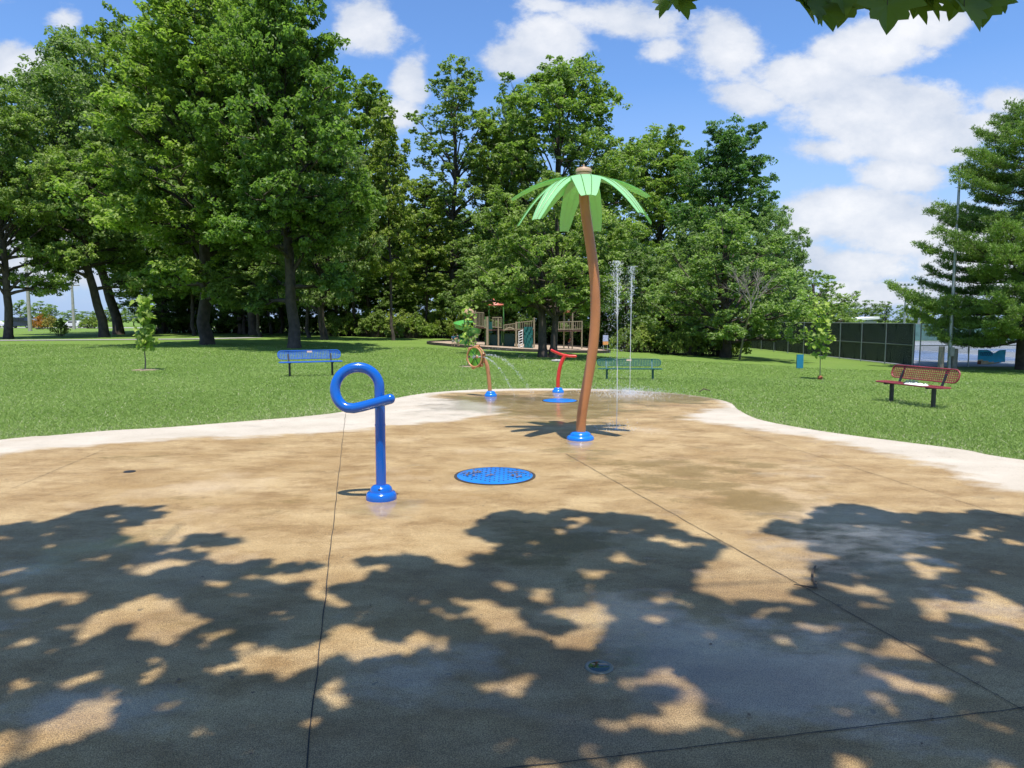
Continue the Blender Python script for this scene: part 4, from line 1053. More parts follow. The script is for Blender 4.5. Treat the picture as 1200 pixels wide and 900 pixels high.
for k_ in range(6):
    a = k_ * math.pi / 3 + .25; q = Mw @ Vector(((wr + .022) * math.cos(a), (wr + .022) * math.sin(a), 0))
    mb = MB(); mb.lathe([(.010, -.04), (.034, -.035), (.040, .03), (.034, .035), (.03, 0)], 12, q, Matrix.Rotation(a, 4, 'Z') @ Matrix.Rotation(R(90), 4, 'X')); mb.build('bucket', M['tan'], o)
MB().lathe([(.03, -.07), (.03, .07)], 12, (0, 0, 0), Mw).build('axle', M['steel'], o)

# drain cover
x_, y_ = gp(580, 560); o = empty('drain_cover', (x_, y_, PADZ), 0, 'round blue drain cover littered with wet leaf bits, right of the loop', 'drain cover', 'round blue covers set in the pad')
MB().lathe([(.385, -.0), (.385, .008), (.36, .014), (.02, .016)], 56).build('plate', M['blue_cover'], o)
MB().lathe([(.40, -.001), (.415, .004), (.415, .006), (.392, .0055)], 56).build('rim', M['joint'], o)
mb = MB()
for gx in range(-7, 8):
    for gy in range(-7, 8):
        if (gx * gx + gy * gy) < 52 and (gx + gy) % 2 == 0: mb.lathe([(.010, 0.0155), (.009, .0185)], 6, (gx * .045, gy * .045, 0))
mb.build('drain_holes', M['joint'], o)
r = random.Random(4)
def flakes(name, n, cx, cy, rad, z, m_, label, seed, size=(.008, .03), clusters=None):
    r = random.Random(seed); mb = MB()
    for i in range(n):
        if clusters: c0 = r.choice(clusters); px_, py_ = cx + c0[0] + r.gauss(0, c0[2]), cy + c0[1] + r.gauss(0, c0[2])
        else:
            a = r.random() * 6.28; q = rad * math.sqrt(r.random()); px_, py_ = cx + q * math.cos(a), cy + q * math.sin(a)
        s_ = r.uniform(*size); a = r.random() * 6.28; k_ = 5; h = r.uniform(.001, .006)
        vs = [(px_ + s_ * math.cos(a + j * 6.28 / k_) * r.uniform(.5, 1), py_ + s_ * math.sin(a + j * 6.28 / k_) * r.uniform(.5, 1), z + h + r.uniform(0, .004)) for j in range(k_)]
        mb.add(vs, [tuple(range(k_))])
    o_ = mb.build(name, m_); return tag(o_, label, 'leaf litter', kind='stuff')
flakes('leaf_litter', 110, x_, y_, .36, PADZ + .02, M['debris'], 'wet brown leaf bits scattered on the round blue drain cover', 4, (.007, .022), [(-.24, .0, .05), (-.16, .1, .05), (-.04, -.06, .03), (.22, -.10, .04), (.26, .05, .05), (.12, .1, .07), (-.3, -.02, .03)])
x_, y_ = gp(656, 470.8); o = empty('drain_cover', (x_, y_, PADZ), 0, 'flat blue cover wet from spray just in front of the red feature', 'drain cover', 'round blue covers set in the pad')
MB().lathe([(.33, 0), (.33, .008), (.30, .014), (.02, .016)], 48).build('plate', M['blue_cover'], o)
MB().lathe([(.34, -.001), (.352, .004), (.352, .006), (.335, .0055)], 48).build('rim', M['joint'], o)
# small ground nozzle
x_, y_ = gp(702, 787); o = empty('ground_nozzle', (x_, y_, PADZ), 0, 'small dark green round lens flush in the concrete in the foreground', 'ground nozzle')
MB().lathe([(.066, 0), (.066, .003), (.060, .006), (.056, .004)], 36).build('ring', M['nozzle_ring'], o)
MB().lathe([(.055, .0), (.055, .0035), (.03, .0055), (.005, .006)], 30).build('lens', M['nozzle_glass'], o)
for px, py, lab in ((722, 505, 'ground spray nozzle at the foot of the left water jet'), (738, 463, 'ground spray nozzle at the foot of the right water jet')):
    x_, y_ = gp(px, py); o = empty('spray_nozzle', (x_, y_, PADZ), 0, lab, 'spray nozzle', 'spray nozzles in the pad')
    MB().lathe([(.05, 0), (.05, .004), (.035, .008), (.012, .009)], 24).build('ring', M['steel'], o)
x_, y_ = gp(152, 555); o = empty('floor_drain', (x_, y_, PADZ), 0, 'small dark round drain on the left of the pad', 'drain')
MB().lathe([(.06, 0), (.06, .004), (.05, .006), (.01, .005)], 24).build('plate', M['black'], o)

fl = MB(); r = random.Random(12)
for i in range(120):
    px_, py_ = r.uniform(-3.5, 4.5), 2.3 + 7 * r.random() ** 1.6; s_ = r.uniform(.004, .014); a = r.random() * 6.28
    fl.add([(px_ + s_ * math.cos(a + j * 1.257) * r.uniform(.3, 1), py_ + s_ * math.sin(a + j * 1.257) * r.uniform(.3, 1), PADZ + .006 + r.uniform(0, .004)) for j in range(5)], [(0, 1, 2, 3, 4)])
tag(fl.build('debris', M['debris']), 'tiny bits of leaf and grit scattered over the concrete pad', 'debris', kind='stuff')
# twig
x_, y_ = gp(952, 692); mb = MB()
tw = [(955.5, 669), (953, 674), (951.6, 679), (952, 684), (954, 688), (956.5, 693.5), (950, 694), (941, 693), (930, 691.5)]
mb.tube([Vector((gp(*q)[0], gp(*q)[1], PADZ + .012 + .004 * math.sin(i))) for i, q in enumerate(tw)], [.005, .006, .007, .007, .006, .006, .005, .004, .003], 7)
for a, b_ in (((954, 688), (957.5, 689)), ((956, 692), (958.5, 690)), ((945, 693.3), (947, 696))):
    mb.tube([Vector((*gp(*a), PADZ + .012)), Vector((*gp(*b_), PADZ + .02))], [.003, .001], 5)
tag(mb.build('fallen_twig', M['twig']), 'thin bent dry twig lying across the pavement joint', 'twig')
# stick by the pad edge in the grass
mb = MB(); q = at(826, 461); mb.tube([q + Vector((-.13, 0, .03)), q + Vector((-.02, .03, .10)), q + Vector((.12, 0, .06))], [.012, .014, .008], 6)
tag(mb.build('fallen_stick', M['twig']), 'short dark stick in the grass beyond the pad edge right of the green bench', 'stick')

# ------------------------------------------------------------------ water jets and spray
def droplets(mb, P, size):
    base = [(0, 0, 1), (.8, .2, 0), (-.5, .7, 0), (-.4, -.8, 0), (0, 0, -1)]
    fs = [(0, 1, 2), (0, 2, 3), (0, 3, 1), (4, 2, 1), (4, 3, 2), (4, 1, 3)]
    for q, s_ in zip(P, size):
        st = random.uniform(1, 2.2)
        mb.add([(q[0] + b0 * s_, q[1] + b1 * s_, q[2] + b2 * s_ * st) for b0, b1, b2 in base], fs, True)
def jet(px, py, top, label, seed, wander=0., splash=160):
    x0, y0 = gp(px, py); r = np.random.default_rng(seed); H = atY(px, top, y0).z - PADZ
    o = empty('water_jet', (x0, y0, PADZ), 0, label, 'water jet', 'vertical water jets')
    mb = MB(); n = 60; z = np.linspace(0.005, H * .93, n)
    wx = np.cumsum(r.normal(0, .0012, n)) + wander * (z / H) ** 2
    mb.tube([Vector((wx[i], 0, z[i])) for i in range(n)], list(.0042 + .004 * (z / H) + .003 * r.random(n) * (z / H)), 6)
    mb.build('column', M['water'], o)
    mb = MB(); m_ = 420
    zz = H * (1 - .32 * r.random(m_) ** 1.5); spread = .012 + .035 * ((zz / H - .68) / .32).clip(0, 1)
    droplets(mb, np.column_stack([np.interp(zz, z, wx) + r.normal(0, spread), r.normal(0, spread), zz]), r.uniform(.003, .0095, m_))
    m2 = 420; zz = H * (r.random(m2) ** .7) * .95
    droplets(mb, np.column_stack([r.normal(-.04 + wander, .05 + .03 * (1 - zz / H), m2) - .05, r.normal(0, .06, m2), zz]), r.uniform(.002, .006, m2))
    m3 = splash; a = r.random(m3) * 6.28; rr_ = np.abs(r.normal(0, .25 if splash < 500 else .55, m3)); droplets(mb, np.column_stack([rr_ * np.cos(a), rr_ * np.sin(a), r.random(m3) ** 2 * .12 + .004]), r.uniform(.003, .008, m3))
    mb.build('droplets', M['water'], o)
jet(722.5, 505, 306, 'left taller water jet rising from the pad beside the palm', 1, -.02)
jet(738, 463, 312, 'right water jet rising from the far side of the pad', 2, .0, 2200)
def arc(o_, a, v, T_, n, seed, sp_, size):
    r = np.random.default_rng(seed); t = r.random(n) * T_
    P = np.array(a)[None] + np.array(v)[None] * t[:, None] + np.column_stack([np.zeros(n), np.zeros(n), -4.9 * t * t]) + r.normal(0, 1, (n, 3)) * (sp_ * (.2 + t / T_))[:, None]
    P = P[P[:, 2] > .03]; droplets(o_, P, r.uniform(*size, len(P)))
mb = MB(); xw, yw = gp(575, 465.5); q = atY(561, 418, yw) + Vector((0, -.08, 0))
arc(mb, q, (2.2, .3, .9), .60, 420, 1, .025, (.003, .007)); arc(mb, q, (1.7, -.2, .3), .55, 360, 2, .02, (.003, .007)); arc(mb, q, (-1.0, .3, .8), .5, 120, 3, .06, (.002, .005)); arc(mb, q + Vector((0, 0, .1)), (3.0, .8, 1.2), .6, 160, 4, .05, (.002, .005))
tag(mb.build('water_spray', M['water']), 'fine water spray arcing from the water wheel over the lawn', 'water spray', kind='stuff')

# ------------------------------------------------------------------ playground
def cs(px, py, Y): q = atY(px, py, Y); return q
PY = at(600, 409).y + 1.2
gz = lambda x, y: float(ground(x, y))
# mulch bed
def bed():
    xl, xr = colx(500, PY), colx(716, PY); cx = (xl + xr) / 2; a = (xr - xl) / 2; cy = PY + 1.5; bb = 6.0
    n = 90; top = []
    for i in range(n): t = i * 2 * math.pi / n; top.append((cx + a * math.cos(t), cy + bb * math.sin(t)))
    mb = MB(); vs = [(cx, cy, gz(cx, cy) + .10)] + [(x, y, gz(x, y) + .10) for x, y in top]
    mb.add(vs, [(0, 1 + i, 1 + (i + 1) % n) for i in range(n)]); tag(mb.build('mulch_ground', M['mulch']), kind='structure')
    mb = MB(); rr_ = [(0.0, -.25), (0.0, .19), (.14, .19), (.14, -.25)]; vs = []
    for x, y in top:
        d = Vector((x - cx, y - cy)).normalized()
        for o_, h in rr_: vs.append((x + d.x * o_, y + d.y * o_, gz(x, y) + h))
    mb.add(vs, [(i * 4 + j, i * 4 + j + 1, ((i + 1) % n) * 4 + j + 1, ((i + 1) % n) * 4 + j) for i in range(n) for j in range(3)])
    tag(mb.build('timber_edging', M['timber']), 'dark timber border around the playground mulch', 'edging')
    return cx, cy
bed()
pg = empty('play_structure', (colx(585, PY), PY, gz(colx(585, PY), PY)), 0, 'playground tower with green spiral slide, tan railings and red roof', 'play structure')
g0 = pg.location.copy()
def L3(px, py, dy=0):
    q = atY(px, py, PY + dy); return Vector((q.x - g0.x, dy, q.z - g0.z))
def post(px, top, m_, dy=0, r_=.07):
    q = L3(px, top, dy); MB().tube([(q.x, dy, -.1), (q.x, dy, q.z)], r_, 10).build('post', m_, pg)
for px, top, m_, dy, r_ in ((571, 371, M['play_tan'], 0, .10), (569, 371, M['play_green'], 1.4, .07), (557, 364, M['play_tan'], .4, .06), (584, 373, M['play_tan'], 0, .06), (588, 374, M['play_green'], 1.2, .05), (590, 356, M['play_green'], 1.3, .05), (573, 356, M['play_green'], 1.3, .05), (605, 377, M['play_tan'], 0, .08), (608, 376, M['play_green'], 1.2, .06), (626, 372, M['play_tan'], .6, .06)): post(px, top, m_, dy, r_)
def deck(px0, px1, py, dy0, dy1):
    a, b_ = L3(px0, py), L3(px1, py); MB().box(a.x, b_.x, dy0, dy1, a.z - .10, a.z).build('deck', M['play_deck'], pg)
deck(556, 570.5, 383.5, 0.05, 1.5); deck(571.5, 605, 386, 0.05, 1.5); deck(605.5, 626, 386, .05, 1.4)
def rail(px0, px1, t0, t1, b0, b1, n, m_=M['play_tan'], dy=0., w=.035):
    mb = MB(); A, B_, C_, D_ = L3(px0, t0, dy), L3(px1, t1, dy), L3(px0, b0, dy), L3(px1, b1, dy)
    mb.bar(A, B_, .06); mb.bar(C_, D_, .06)
    for i in range(n + 1): mb.bar(A.lerp(B_, i / n), C_.lerp(D_, i / n), w)
    mb.build('railing', m_, pg)
rail(557, 567, 366, 366.5, 381.5, 382.5, 6, dy=-.04); rail(567.6, 570, 375, 375, 384, 384, 2, dy=-.04); rail(577, 588, 372, 372, 383, 384, 6, dy=-.04, w=.03); rail(590, 604, 381, 379, 386.5, 385.5, 8, dy=-.04); rail(606, 625, 378, 376, 386, 385, 9, dy=-.04)
# arch under the bridge
mb = MB(); A, B_ = L3(590, 388), L3(605, 388); mb.tube([Vector((A.x + (B_.x - A.x) * t, 0, A.z + .25 * math.sin(t * math.pi))) for t in np.linspace(0, 1, 12)], .05, 8); mb.build('bridge_arch', M['play_tan'], pg)
mb = MB(); A, B_ = L3(572, 377, .3), L3(577, 390, .3); mb.box(A.x, B_.x, .28, .36, B_.z, A.z); mb.build('panel', M['play_teal'], pg)
# lower panels in shade
for a_, b_, t, bt in ((573, 589, 392, 407), (590, 603, 391, 407)):
    A, B_ = L3(a_, t, 1.45), L3(b_, bt, 1.45); MB().box(A.x, B_.x, 1.43, 1.49, B_.z, A.z).build('panel', M['play_teal'], pg)
# roofs
def roof(px, py, wpx, hpx, m_, dy, dome=False):
    c_ = L3(px, py, dy); w_ = wpx / F * PY / 2; h = hpx / F * PY
    if dome: mb = MB().lathe([(w_, 0), (w_ * 1.0, .04), (w_ * .9, h * .5), (w_ * .6, h * .85), (w_ * .2, h), (.01, h * 1.02)], 24, c_)
    else: mb = MB().lathe([(w_ * .97, -.05), (w_, 0), (w_ * .95, .06), (w_ * .45, h * .6), (w_ * .36, h * .95), (.01, h)], 8, c_, Matrix.Rotation(R(22), 4, 'Z'))
    mb.build('roof', m_, pg)
roof(580.5, 357.5, 22, 8, M['play_red'], .7); roof(549.5, 368, 13.5, 6.5, M['cap'], .9, True); roof(664, 365.5, 17, 5, M['play_red'], .8)
for px in (544, 555): post(px, 367, M['play_tan'], .9, .045)
MB().box(L3(544, 375).x, L3(555, 375).x, 1.2, 1.3, L3(550, 376).z, L3(550, 369).z).build('panel', M['play_red'], pg)
# spiral slide
ctr = L3(548, 408, .7); n = 44; rs, wS = .78, .50; vs = []; ztop = L3(548, 378).z
for i in range(n + 1):
    t = i / n; a = R(60) + t * R(560); z_ = ztop * (1 - t) + .22 * t
    ca, sa = math.cos(a), math.sin(a)
    for r_, h in ((.18, .26), (.22, .03), (.5, 0), (.85, .03), (.97, .34), (1.0, .34), (.88, -.02), (.5, -.05), (.18, -.03)):
        vs.append((ctr.x + ca * r_ * 1.05, .7 + sa * r_ * 1.05, z_ + h))
k_ = 9; mb = MB(); mb.add(vs, [(i * k_ + j, i * k_ + (j + 1) % k_, (i + 1) * k_ + (j + 1) % k_, (i + 1) * k_ + j) for i in range(n) for j in range(k_)], True); mb.build('spiral_slide', M['slide_green'], pg)
MB().tube([(ctr.x, .7, -.1), (ctr.x, .7, ztop + .9)], .07, 10).build('slide_column', M['play_green'], pg)
# climber: white loop rungs and a teal rock panel
mb = MB()
for i in range(7):
    A = L3(608, 389 + i * 3.1, -.3); B_ = L3(612.5, 387.2 + i * 3.1, -.3); mb.tube([A, (A + B_) / 2 + Vector((0, -.12, .02)), B_], .035, 6)
mb.tube([L3(608, 388, -.3), L3(608, 411, -.3)], .035, 6); mb.tube([L3(612.5, 386, -.3), L3(612.5, 411, -.3)], .035, 6)
mb.build('ladder', M['white'], pg)
mb = MB(); vs = []
for i in range(9):
    for j in range(7): vs.append(L3(614 + j * 1.7 + (8 - i) * .0, 383 + i * 3.2, -.3) + Vector((0, .12 * math.sin(i * 1.9 + j * 2.3) - .4 * i / 8, 0)))
mb.add(vs, [(i * 7 + j, (i + 1) * 7 + j, (i + 1) * 7 + j + 1, i * 7 + j + 1) for i in range(8) for j in range(6)], True); mb.build('climbing_panel', M['play_teal'], pg)
# second tower right of the twin trunks
for px, top in ((651, 379), (661, 366), (671, 366), (682, 376)): post(px, top, M['play_tan'], .6, .055)
deck(651, 682, 387, .2, 1.6); rail(652, 682, 377.5, 376.5, 386, 385.5, 12, dy=.2)

sb = at(709.5, 413); o = empty('notice_sign', sb, 0, 'small pale sign on two thin posts at the right end of the playground', 'sign')
zt, zb = atY(709, 392.7, sb.y).z - sb.z, atY(709, 404, sb.y).z - sb.z; hw = 3.1 / F * sb.y
MB().box(-hw, hw, -.012, .012, zb + (zt - zb) * .36, zt).build('upper_panel', M['sign_lilac'], o); MB().box(-hw, hw, -.012, .012, zb, zb + (zt - zb) * .35).build('lower_panel', M['orange'], o)
for s_ in (-1, 1): MB().box(s_ * hw * .75 - .02, s_ * hw * .75 + .02, .014, .05, -.1, zt).build('post', M['steel'], o)

# ------------------------------------------------------------------ people
def skinned(name, J, E, mat_, parent, lv=1):
    me = bpy.data.meshes.new(name); me.from_pydata([j[0] for j in J], E, []); o_ = bpy.data.objects.new(name, me); COL.objects.link(o_)
    sm_ = o_.modifiers.new('skin', 'SKIN'); me.skin_vertices[0].data[0].use_root = True
    for i, j in enumerate(J): me.skin_vertices[0].data[i].radius = (j[1], j[1] if len(j) < 3 else j[2])
    ss = o_.modifiers.new('sub', 'SUBSURF'); ss.levels = lv; ss.render_levels = lv
    dg = bpy.context.evaluated_depsgraph_get(); dg.update(); nm_ = bpy.data.meshes.new_from_object(o_.evaluated_get(dg))
    bpy.data.objects.remove(o_); nm_.materials.clear(); nm_.materials.append(mat_); nm_.polygons.foreach_set('use_smooth', [True] * len(nm_.polygons))
    return link(name, nm_, parent)
def person(loc, H, rz, lean, shirt, shorts, label, arm=0., legspread=.08):
    o_ = empty('person', loc, rz, label, 'person', 'people at the playground'); s_ = H / 1.75
    def j(x, y, z, r_, r2=None):
        yy = y - lean * max(0, z - .9); return ((x * s_, yy * s_, z * s_), r_ * s_, (r2 or r_) * s_)
    J = [j(0, 0, .95, .15, .11), j(0, 0, 1.15, .13, .10), j(0, 0, 1.38, .16, .10), j(0, 0, 1.50, .06), j(0, -.02, 1.60, .085, .09), j(0, -.02, 1.70, .08, .085),
         j(-.09, 0, .88, .09), j(-.10 - legspread / 2, -.02, .48, .06), j(-.10 - legspread, 0, .09, .045), j(-.10 - legspread, -.12, .03, .035),
         j(.09, 0, .88, .09), j(.10 + legspread / 2, -.03, .48, .06), j(.10 + legspread, .02, .09, .045), j(.10 + legspread, -.10, .03, .035),
         j(-.19, 0, 1.42, .055), j(-.25, -.05 - arm * .15, 1.14, .042), j(-.24, -.15 - arm * .4, .93 + arm * .2, .032), j(-.23, -.19 - arm * .45, .86 + arm * .22, .03),
         j(.19, 0, 1.42, .055), j(.25, -.05 - arm * .15, 1.14, .042), j(.24, -.15 - arm * .4, .93 + arm * .2, .032), j(.23, -.19 - arm * .45, .86 + arm * .22, .03)]
    E = [(0, 1), (1, 2), (2, 3), (3, 4), (4, 5), (0, 6), (6, 7), (7, 8), (8, 9), (0, 10), (10, 11), (11, 12), (12, 13), (2, 14), (14, 15), (15, 16), (16, 17), (2, 18), (18, 19), (19, 20), (20, 21)]
    skinned('body', J, E, M['skin'], o_, 2)
    Js = [j(0, 0, .92, .17, .13), j(0, 0, 1.15, .155, .125), j(0, 0, 1.38, .18, .125), j(0, 0, 1.46, .09), j(-.20, 0, 1.42, .075), j(-.25, -.04 - arm * .1, 1.22, .062), j(.20, 0, 1.42, .075), j(.25, -.04 - arm * .1, 1.22, .062)]
    skinned('shirt', Js, [(0, 1), (1, 2), (2, 3), (2, 4), (4, 5), (2, 6), (6, 7)], shirt, o_, 2)
    Jh = [j(0, 0, .95, .165, .13), j(-.10, 0, .84, .11), j(-.115, -.01, .58, .09), j(.10, 0, .84, .11), j(.115, -.015, .58, .09)]
    skinned('shorts', Jh, [(0, 1), (1, 2), (0, 3), (3, 4)], shorts, o_, 2)
    c_ = j(0, .005, 1.685, 1)[0]; MB().ball(c_, .102 * s_, 14, 8, (.95, 1.02, .95)).build('hair', M['hair'], o_)
    return o_
q = at(531, 407.5); person((q.x, q.y, q.z + .10), 14.0 / F * q.y, R(20), .25, M['shirt_blue'], M['shorts_pale'], 'person in blue shirt and pale shorts left of the spiral slide', .5)
q = at(537, 407.5); person((q.x, q.y + .3, q.z + .10), 14.5 / F * q.y, R(-60), .30, M['shirt_navy'], M['shorts_pale'], 'person in dark navy top bending beside the spiral slide', .8)
q = at(666.5, 410); person((q.x, q.y + .3, q.z + .10), 13.0 / F * q.y, R(70), .45, M['shirt_red'], M['shorts_dark'], 'person in brick red shirt beside the twin trunked maple', .6)

# ------------------------------------------------------------------ tennis court: fences, surface
cz = -1.7
CX, CY = 28.6, 50.0
mb = MB(); mb.add([(CX, CY, cz + .02), (110, CY, cz + .02), (110, 112, cz + .02), (CX, 112, cz + .02)], [(0, 1, 2, 3)]); tag(mb.build('court_surround', M['court_grey']), kind='structure')
for x0 in (33, 51, 69, 87):
    mb = MB(); mb.add([(x0, 57, cz + .03), (x0 + 11, 57, cz + .03), (x0 + 11, 81, cz + .03), (x0, 81, cz + .03)], [(0, 1, 2, 3)]); tag(mb.build('tennis_court', M['court']), kind='structure')
    mb = MB()
    for a, b_, c_, d in ((x0, x0 + 11, 57, 57.12), (x0, x0 + 11, 80.88, 81), (x0, x0 + .12, 57, 81), (x0 + 10.88, x0 + 11, 57, 81), (x0 + 1.37, x0 + 1.47, 57, 81), (x0 + 9.5, x0 + 9.6, 57, 81), (x0 + 1.4, x0 + 9.6, 62.5, 62.6), (x0 + 1.4, x0 + 9.6, 75.4, 75.5)):
        mb.add([(a, c_, cz + .036), (b_, c_, cz + .036), (b_, d, cz + .036), (a, d, cz + .036)], [(0, 1, 2, 3)])
    tag(mb.build('court_lines', M['white']), kind='structure')
    nt_o = empty('tennis_net', (x0 + 5.5, 69, cz + .03), 0, 'dark tennis net with white top band on the court beyond the fence', 'net', 'tennis nets')
    MB().box(-5.9, 5.9, -.01, .01, .05, .88).build('mesh', M['chain'], nt_o); MB().box(-5.9, 5.9, -.03, .03, .88, .95).build('top_band', M['white'], nt_o)
    for s_ in (-1, 1): MB().tube([(s_ * 5.95, 0, 0), (s_ * 5.95, 0, 1.05)], .05, 8).build('post', M['black'], nt_o)
def fence(label, A, B_, step, screen, H=3.05, mid=True, name='chain_link_fence', skip=None):
    A = Vector((*A, cz)); B_ = Vector((*B_, cz)); o_ = empty(name, A, 0, label, 'fence'); d = B_ - A; n = round(d.length / step)
    for i in range(n + 1):
        q = d * (i / n); MB().tube([q + Vector((0, 0, -.2)), q + Vector((0, 0, H + .05))], .045, 8).build('post', M['steel'], o_)
    nn = Vector((d.y, -d.x, 0)).normalized() if screen is not None else Vector((-d.y, d.x, 0)).normalized()
    for hgt, nm in ((H, 'top_rail'), (H * .5, 'mid_rail')):
        off = nn * (.0)
        MB().tube([Vector((0, 0, hgt)), d + Vector((0, 0, hgt))], .03, 6).build(nm, M['steel'], o_)
    mb = MB(); off = nn * .07; mb.add([off + Vector((0, 0, .02)), off + d + Vector((0, 0, .02)), off + d + Vector((0, 0, H)), off + Vector((0, 0, H))], [(0, 1, 2, 3)])
    mb.build('wire_mesh', M['chain'], o_)
    if screen:
        off = nn * .09; mb = MB(); k_ = n * 6; vs = []
        for i in range(k_ + 1):
            for h in (.12, H * .5, H - .03):
                vs.append(off + d * (i / k_) + nn * (.03 * math.sin(i * 2.1 + h)) + Vector((0, 0, h)))
        mb.add(vs, [(i * 3 + j, (i + 1) * 3 + j, (i + 1) * 3 + j + 1, i * 3 + j + 1) for i in range(k_) for j in range(2)], True); mb.build('windscreen', screen, o_)
    return o_
fence('long fence covered with black windscreen, steel posts in front', (28.3, 50), (26.9, 88), 3.5, M['screen'])
fence('black screened fence running behind the broad low tree', (26.8, 88.2), (14, 90), 3.4, M['screen'])
fence('open chain link fence in front of the tennis court at the right', (28.8, 50), (28.8 + 3.45 * 14, 50), 3.45, None)
fence('far teal screened fence behind the tennis court', (29, 110), (110, 110), 3.5, M['screen_teal'], H=2.7)

# banner hanging on the open fence
def banner():
    Yb = 49.88; a, b_ = atY(1146, 410, Yb), atY(1177, 427, Yb)
    o_ = empty('banner', (a.x, Yb, b_.z), 0, 'crumpled sky blue banner tied to the open fence by the pine', 'banner'); W_, H_ = b_.x - a.x, a.z - b_.z
    n, m_ = 30, 12; vs = []; mats = []
    for i in range(n + 1):
        u_ = i / n
        for j in range(m_ + 1):
            v_ = j / m_; sag = .22 * math.exp(-((u_ - .58) / .13) ** 2) * v_; lift = .30 * max(0, u_ - .45) * (1 - v_) if u_ < .85 else .17 * (1 - v_)
            vs.append((u_ * W_, -.03 - .05 * abs(math.sin(u_ * 14 + v_ * 4)) * max(0, u_ - .35), H_ * (v_ * (1 - sag) + lift)))
    fs = []
    for i in range(n):
        for j in range(m_):
            u_, v_ = (i + .5) / n, (j + .5) / m_
            fs.append((i * (m_ + 1) + j, (i + 1) * (m_ + 1) + j, (i + 1) * (m_ + 1) + j + 1, i * (m_ + 1) + j + 1))
            lim = .38 - .42 * u_
            mats.append((2 if u_ < .13 and v_ < .24 else 1) if v_ < lim else 0)
    mb = MB(); mb.add(vs, fs, True); f_ = mb.build('sheet', [M['banner_blue'], M['banner_sand'], M['banner_brown']], o_)
    f_.data.polygons.foreach_set('material_index', mats)
    md = f_.modifiers.new('thick', 'SOLIDIFY'); md.thickness = .01
    cu = bpy.data.curves.new('lettering', 'FONT'); cu.body = 'OUTDOOR'; cu.size = H_ * .36; cu.extrude = .004
    t_ = bpy.data.objects.new('lettering', cu); COL.objects.link(t_); dg = bpy.context.evaluated_depsgraph_get(); dg.update(); me = bpy.data.meshes.new_from_object(t_.evaluated_get(dg)); bpy.data.objects.remove(t_)
    me.materials.clear(); me.materials.append(M['banner_navy']); l_ = link('lettering', me, f_); l_.rotation_euler = (R(90), 0, 0)
    wx = max(v.co.x for v in me.vertices); l_.scale = (W_ * .46 / wx, 1, 1); l_.location = (W_ * .06, -.11, H_ * .60)
banner()

# light pole with wooden stumps
p = at(1112, 433); H = atY(1112, 197, p.y).z - p.z
o = empty('light_pole', p, 0, 'tall steel light pole rising through the pine branches by the court', 'light pole')
MB().tube([(0, 0, -.2), (0, 0, H)], [.13, .07], 14).build('pole', M['steel'], o)
MB().lathe([(.08, 0), (.08, .04), (.02, .10)], 12, (0, 0, H)).build('cap', M['steel'], o)
MB().box(-.13, .13, -.30, -.11, .9, 1.5).build('control_box', M['concrete_pole'], o)
for sx, h, lab in ((-.62, 1.55, 'grey wooden stump post left of the tall light pole'), (.28, 1.4, 'grey wooden stump post right of the tall light pole')):
    q = empty('wooden_post', (p.x + sx, p.y - .1, p.z), 0, lab, 'post', 'wooden posts at the light pole'); MB().tube([(0, 0, -.1), (0, 0, h * .5), (.01, 0, h)], [.19, .18, .17], 12).build('timber', M['wood'], q)

# far floodlights
def flood(px, top, Y, lean, label, n=4):
    x = colx(px, Y); z0 = gz(x, Y); H = atY(px, top, Y).z - z0
    o_ = empty('floodlight_pole', (x, Y, z0), 0, label, 'floodlight', 'far floodlights'); MB().tube([(0, 0, 0), (lean, 0, H)], [.25, .12], 8).build('pole', M['steel'], o_)
    for i, h in enumerate((H - .1, H - 1.1)):
        MB().box(lean - 1.3 + .3 * i, lean + 1.3 - .3 * i, -.06, .06, h - .06, h + .06).build('crossarm', M['steel'], o_)
        for k_ in range(n): MB().lathe([(.06, -.18), (.22, 0), (.24, .2), (.2, .22)], 8, (lean - 1.1 + k_ * 2.2 / (n - 1), -.2, h + .15)).build('lamp_head', M['steel'], o_)
flood(1058, 334, 140, 0, 'left far floodlight pole above the tree line'); flood(1073, 338, 135, 1.0, 'leaning far floodlight pole right of the first one'); flood(1106, 342, 120, 0, 'far floodlight pole seen just left of the tall light pole'); flood(1128, 338, 140, 0, 'far floodlight pole seen between the pine branches')

# white roofed building far behind the fence
o = empty('building', (colx(1008, 150), 150, cz), 0, 'low far building with a white roof showing above the black fence', 'building')
MB().box(-3.2, 3.2, 0, 7, 0, 3.1).build('wall', M['concrete_pole'], o)
mb = MB(); mb.add([(-3.6, -.4, 3.1), (3.6, -.4, 3.5), (3.6, 7.4, 3.5), (-3.6, 7.4, 3.1), (-3.6, -.4, 3.35), (3.6, -.4, 4.0), (3.6, 7.4, 4.0), (-3.6, 7.4, 3.35)], [(0, 3, 2, 1), (4, 5, 6, 7), (0, 1, 5, 4), (1, 2, 6, 5), (2, 3, 7, 6), (3, 0, 4, 7)]); mb.build('roof', M['white'], o)
MB().box(-1.2, 1.2, -.02, -.004, .9, 2.2).build('window', M['glass'], o)
# teal blue board
p = at(937, 432); w = 3.7 / F * p.y; h = 16.5 / F * p.y
o = empty('marker_board', p, 0, 'upright teal blue rectangular board standing on the lawn before the fence', 'board')
MB().box(-w, w, -.06, .06, .03, h).build('panel', M['bluebox'], o); MB().tube([(w * .2, .09, -.1), (w * .2, .09, h * .9)], .03, 8).build('stake', M['steel'], o)

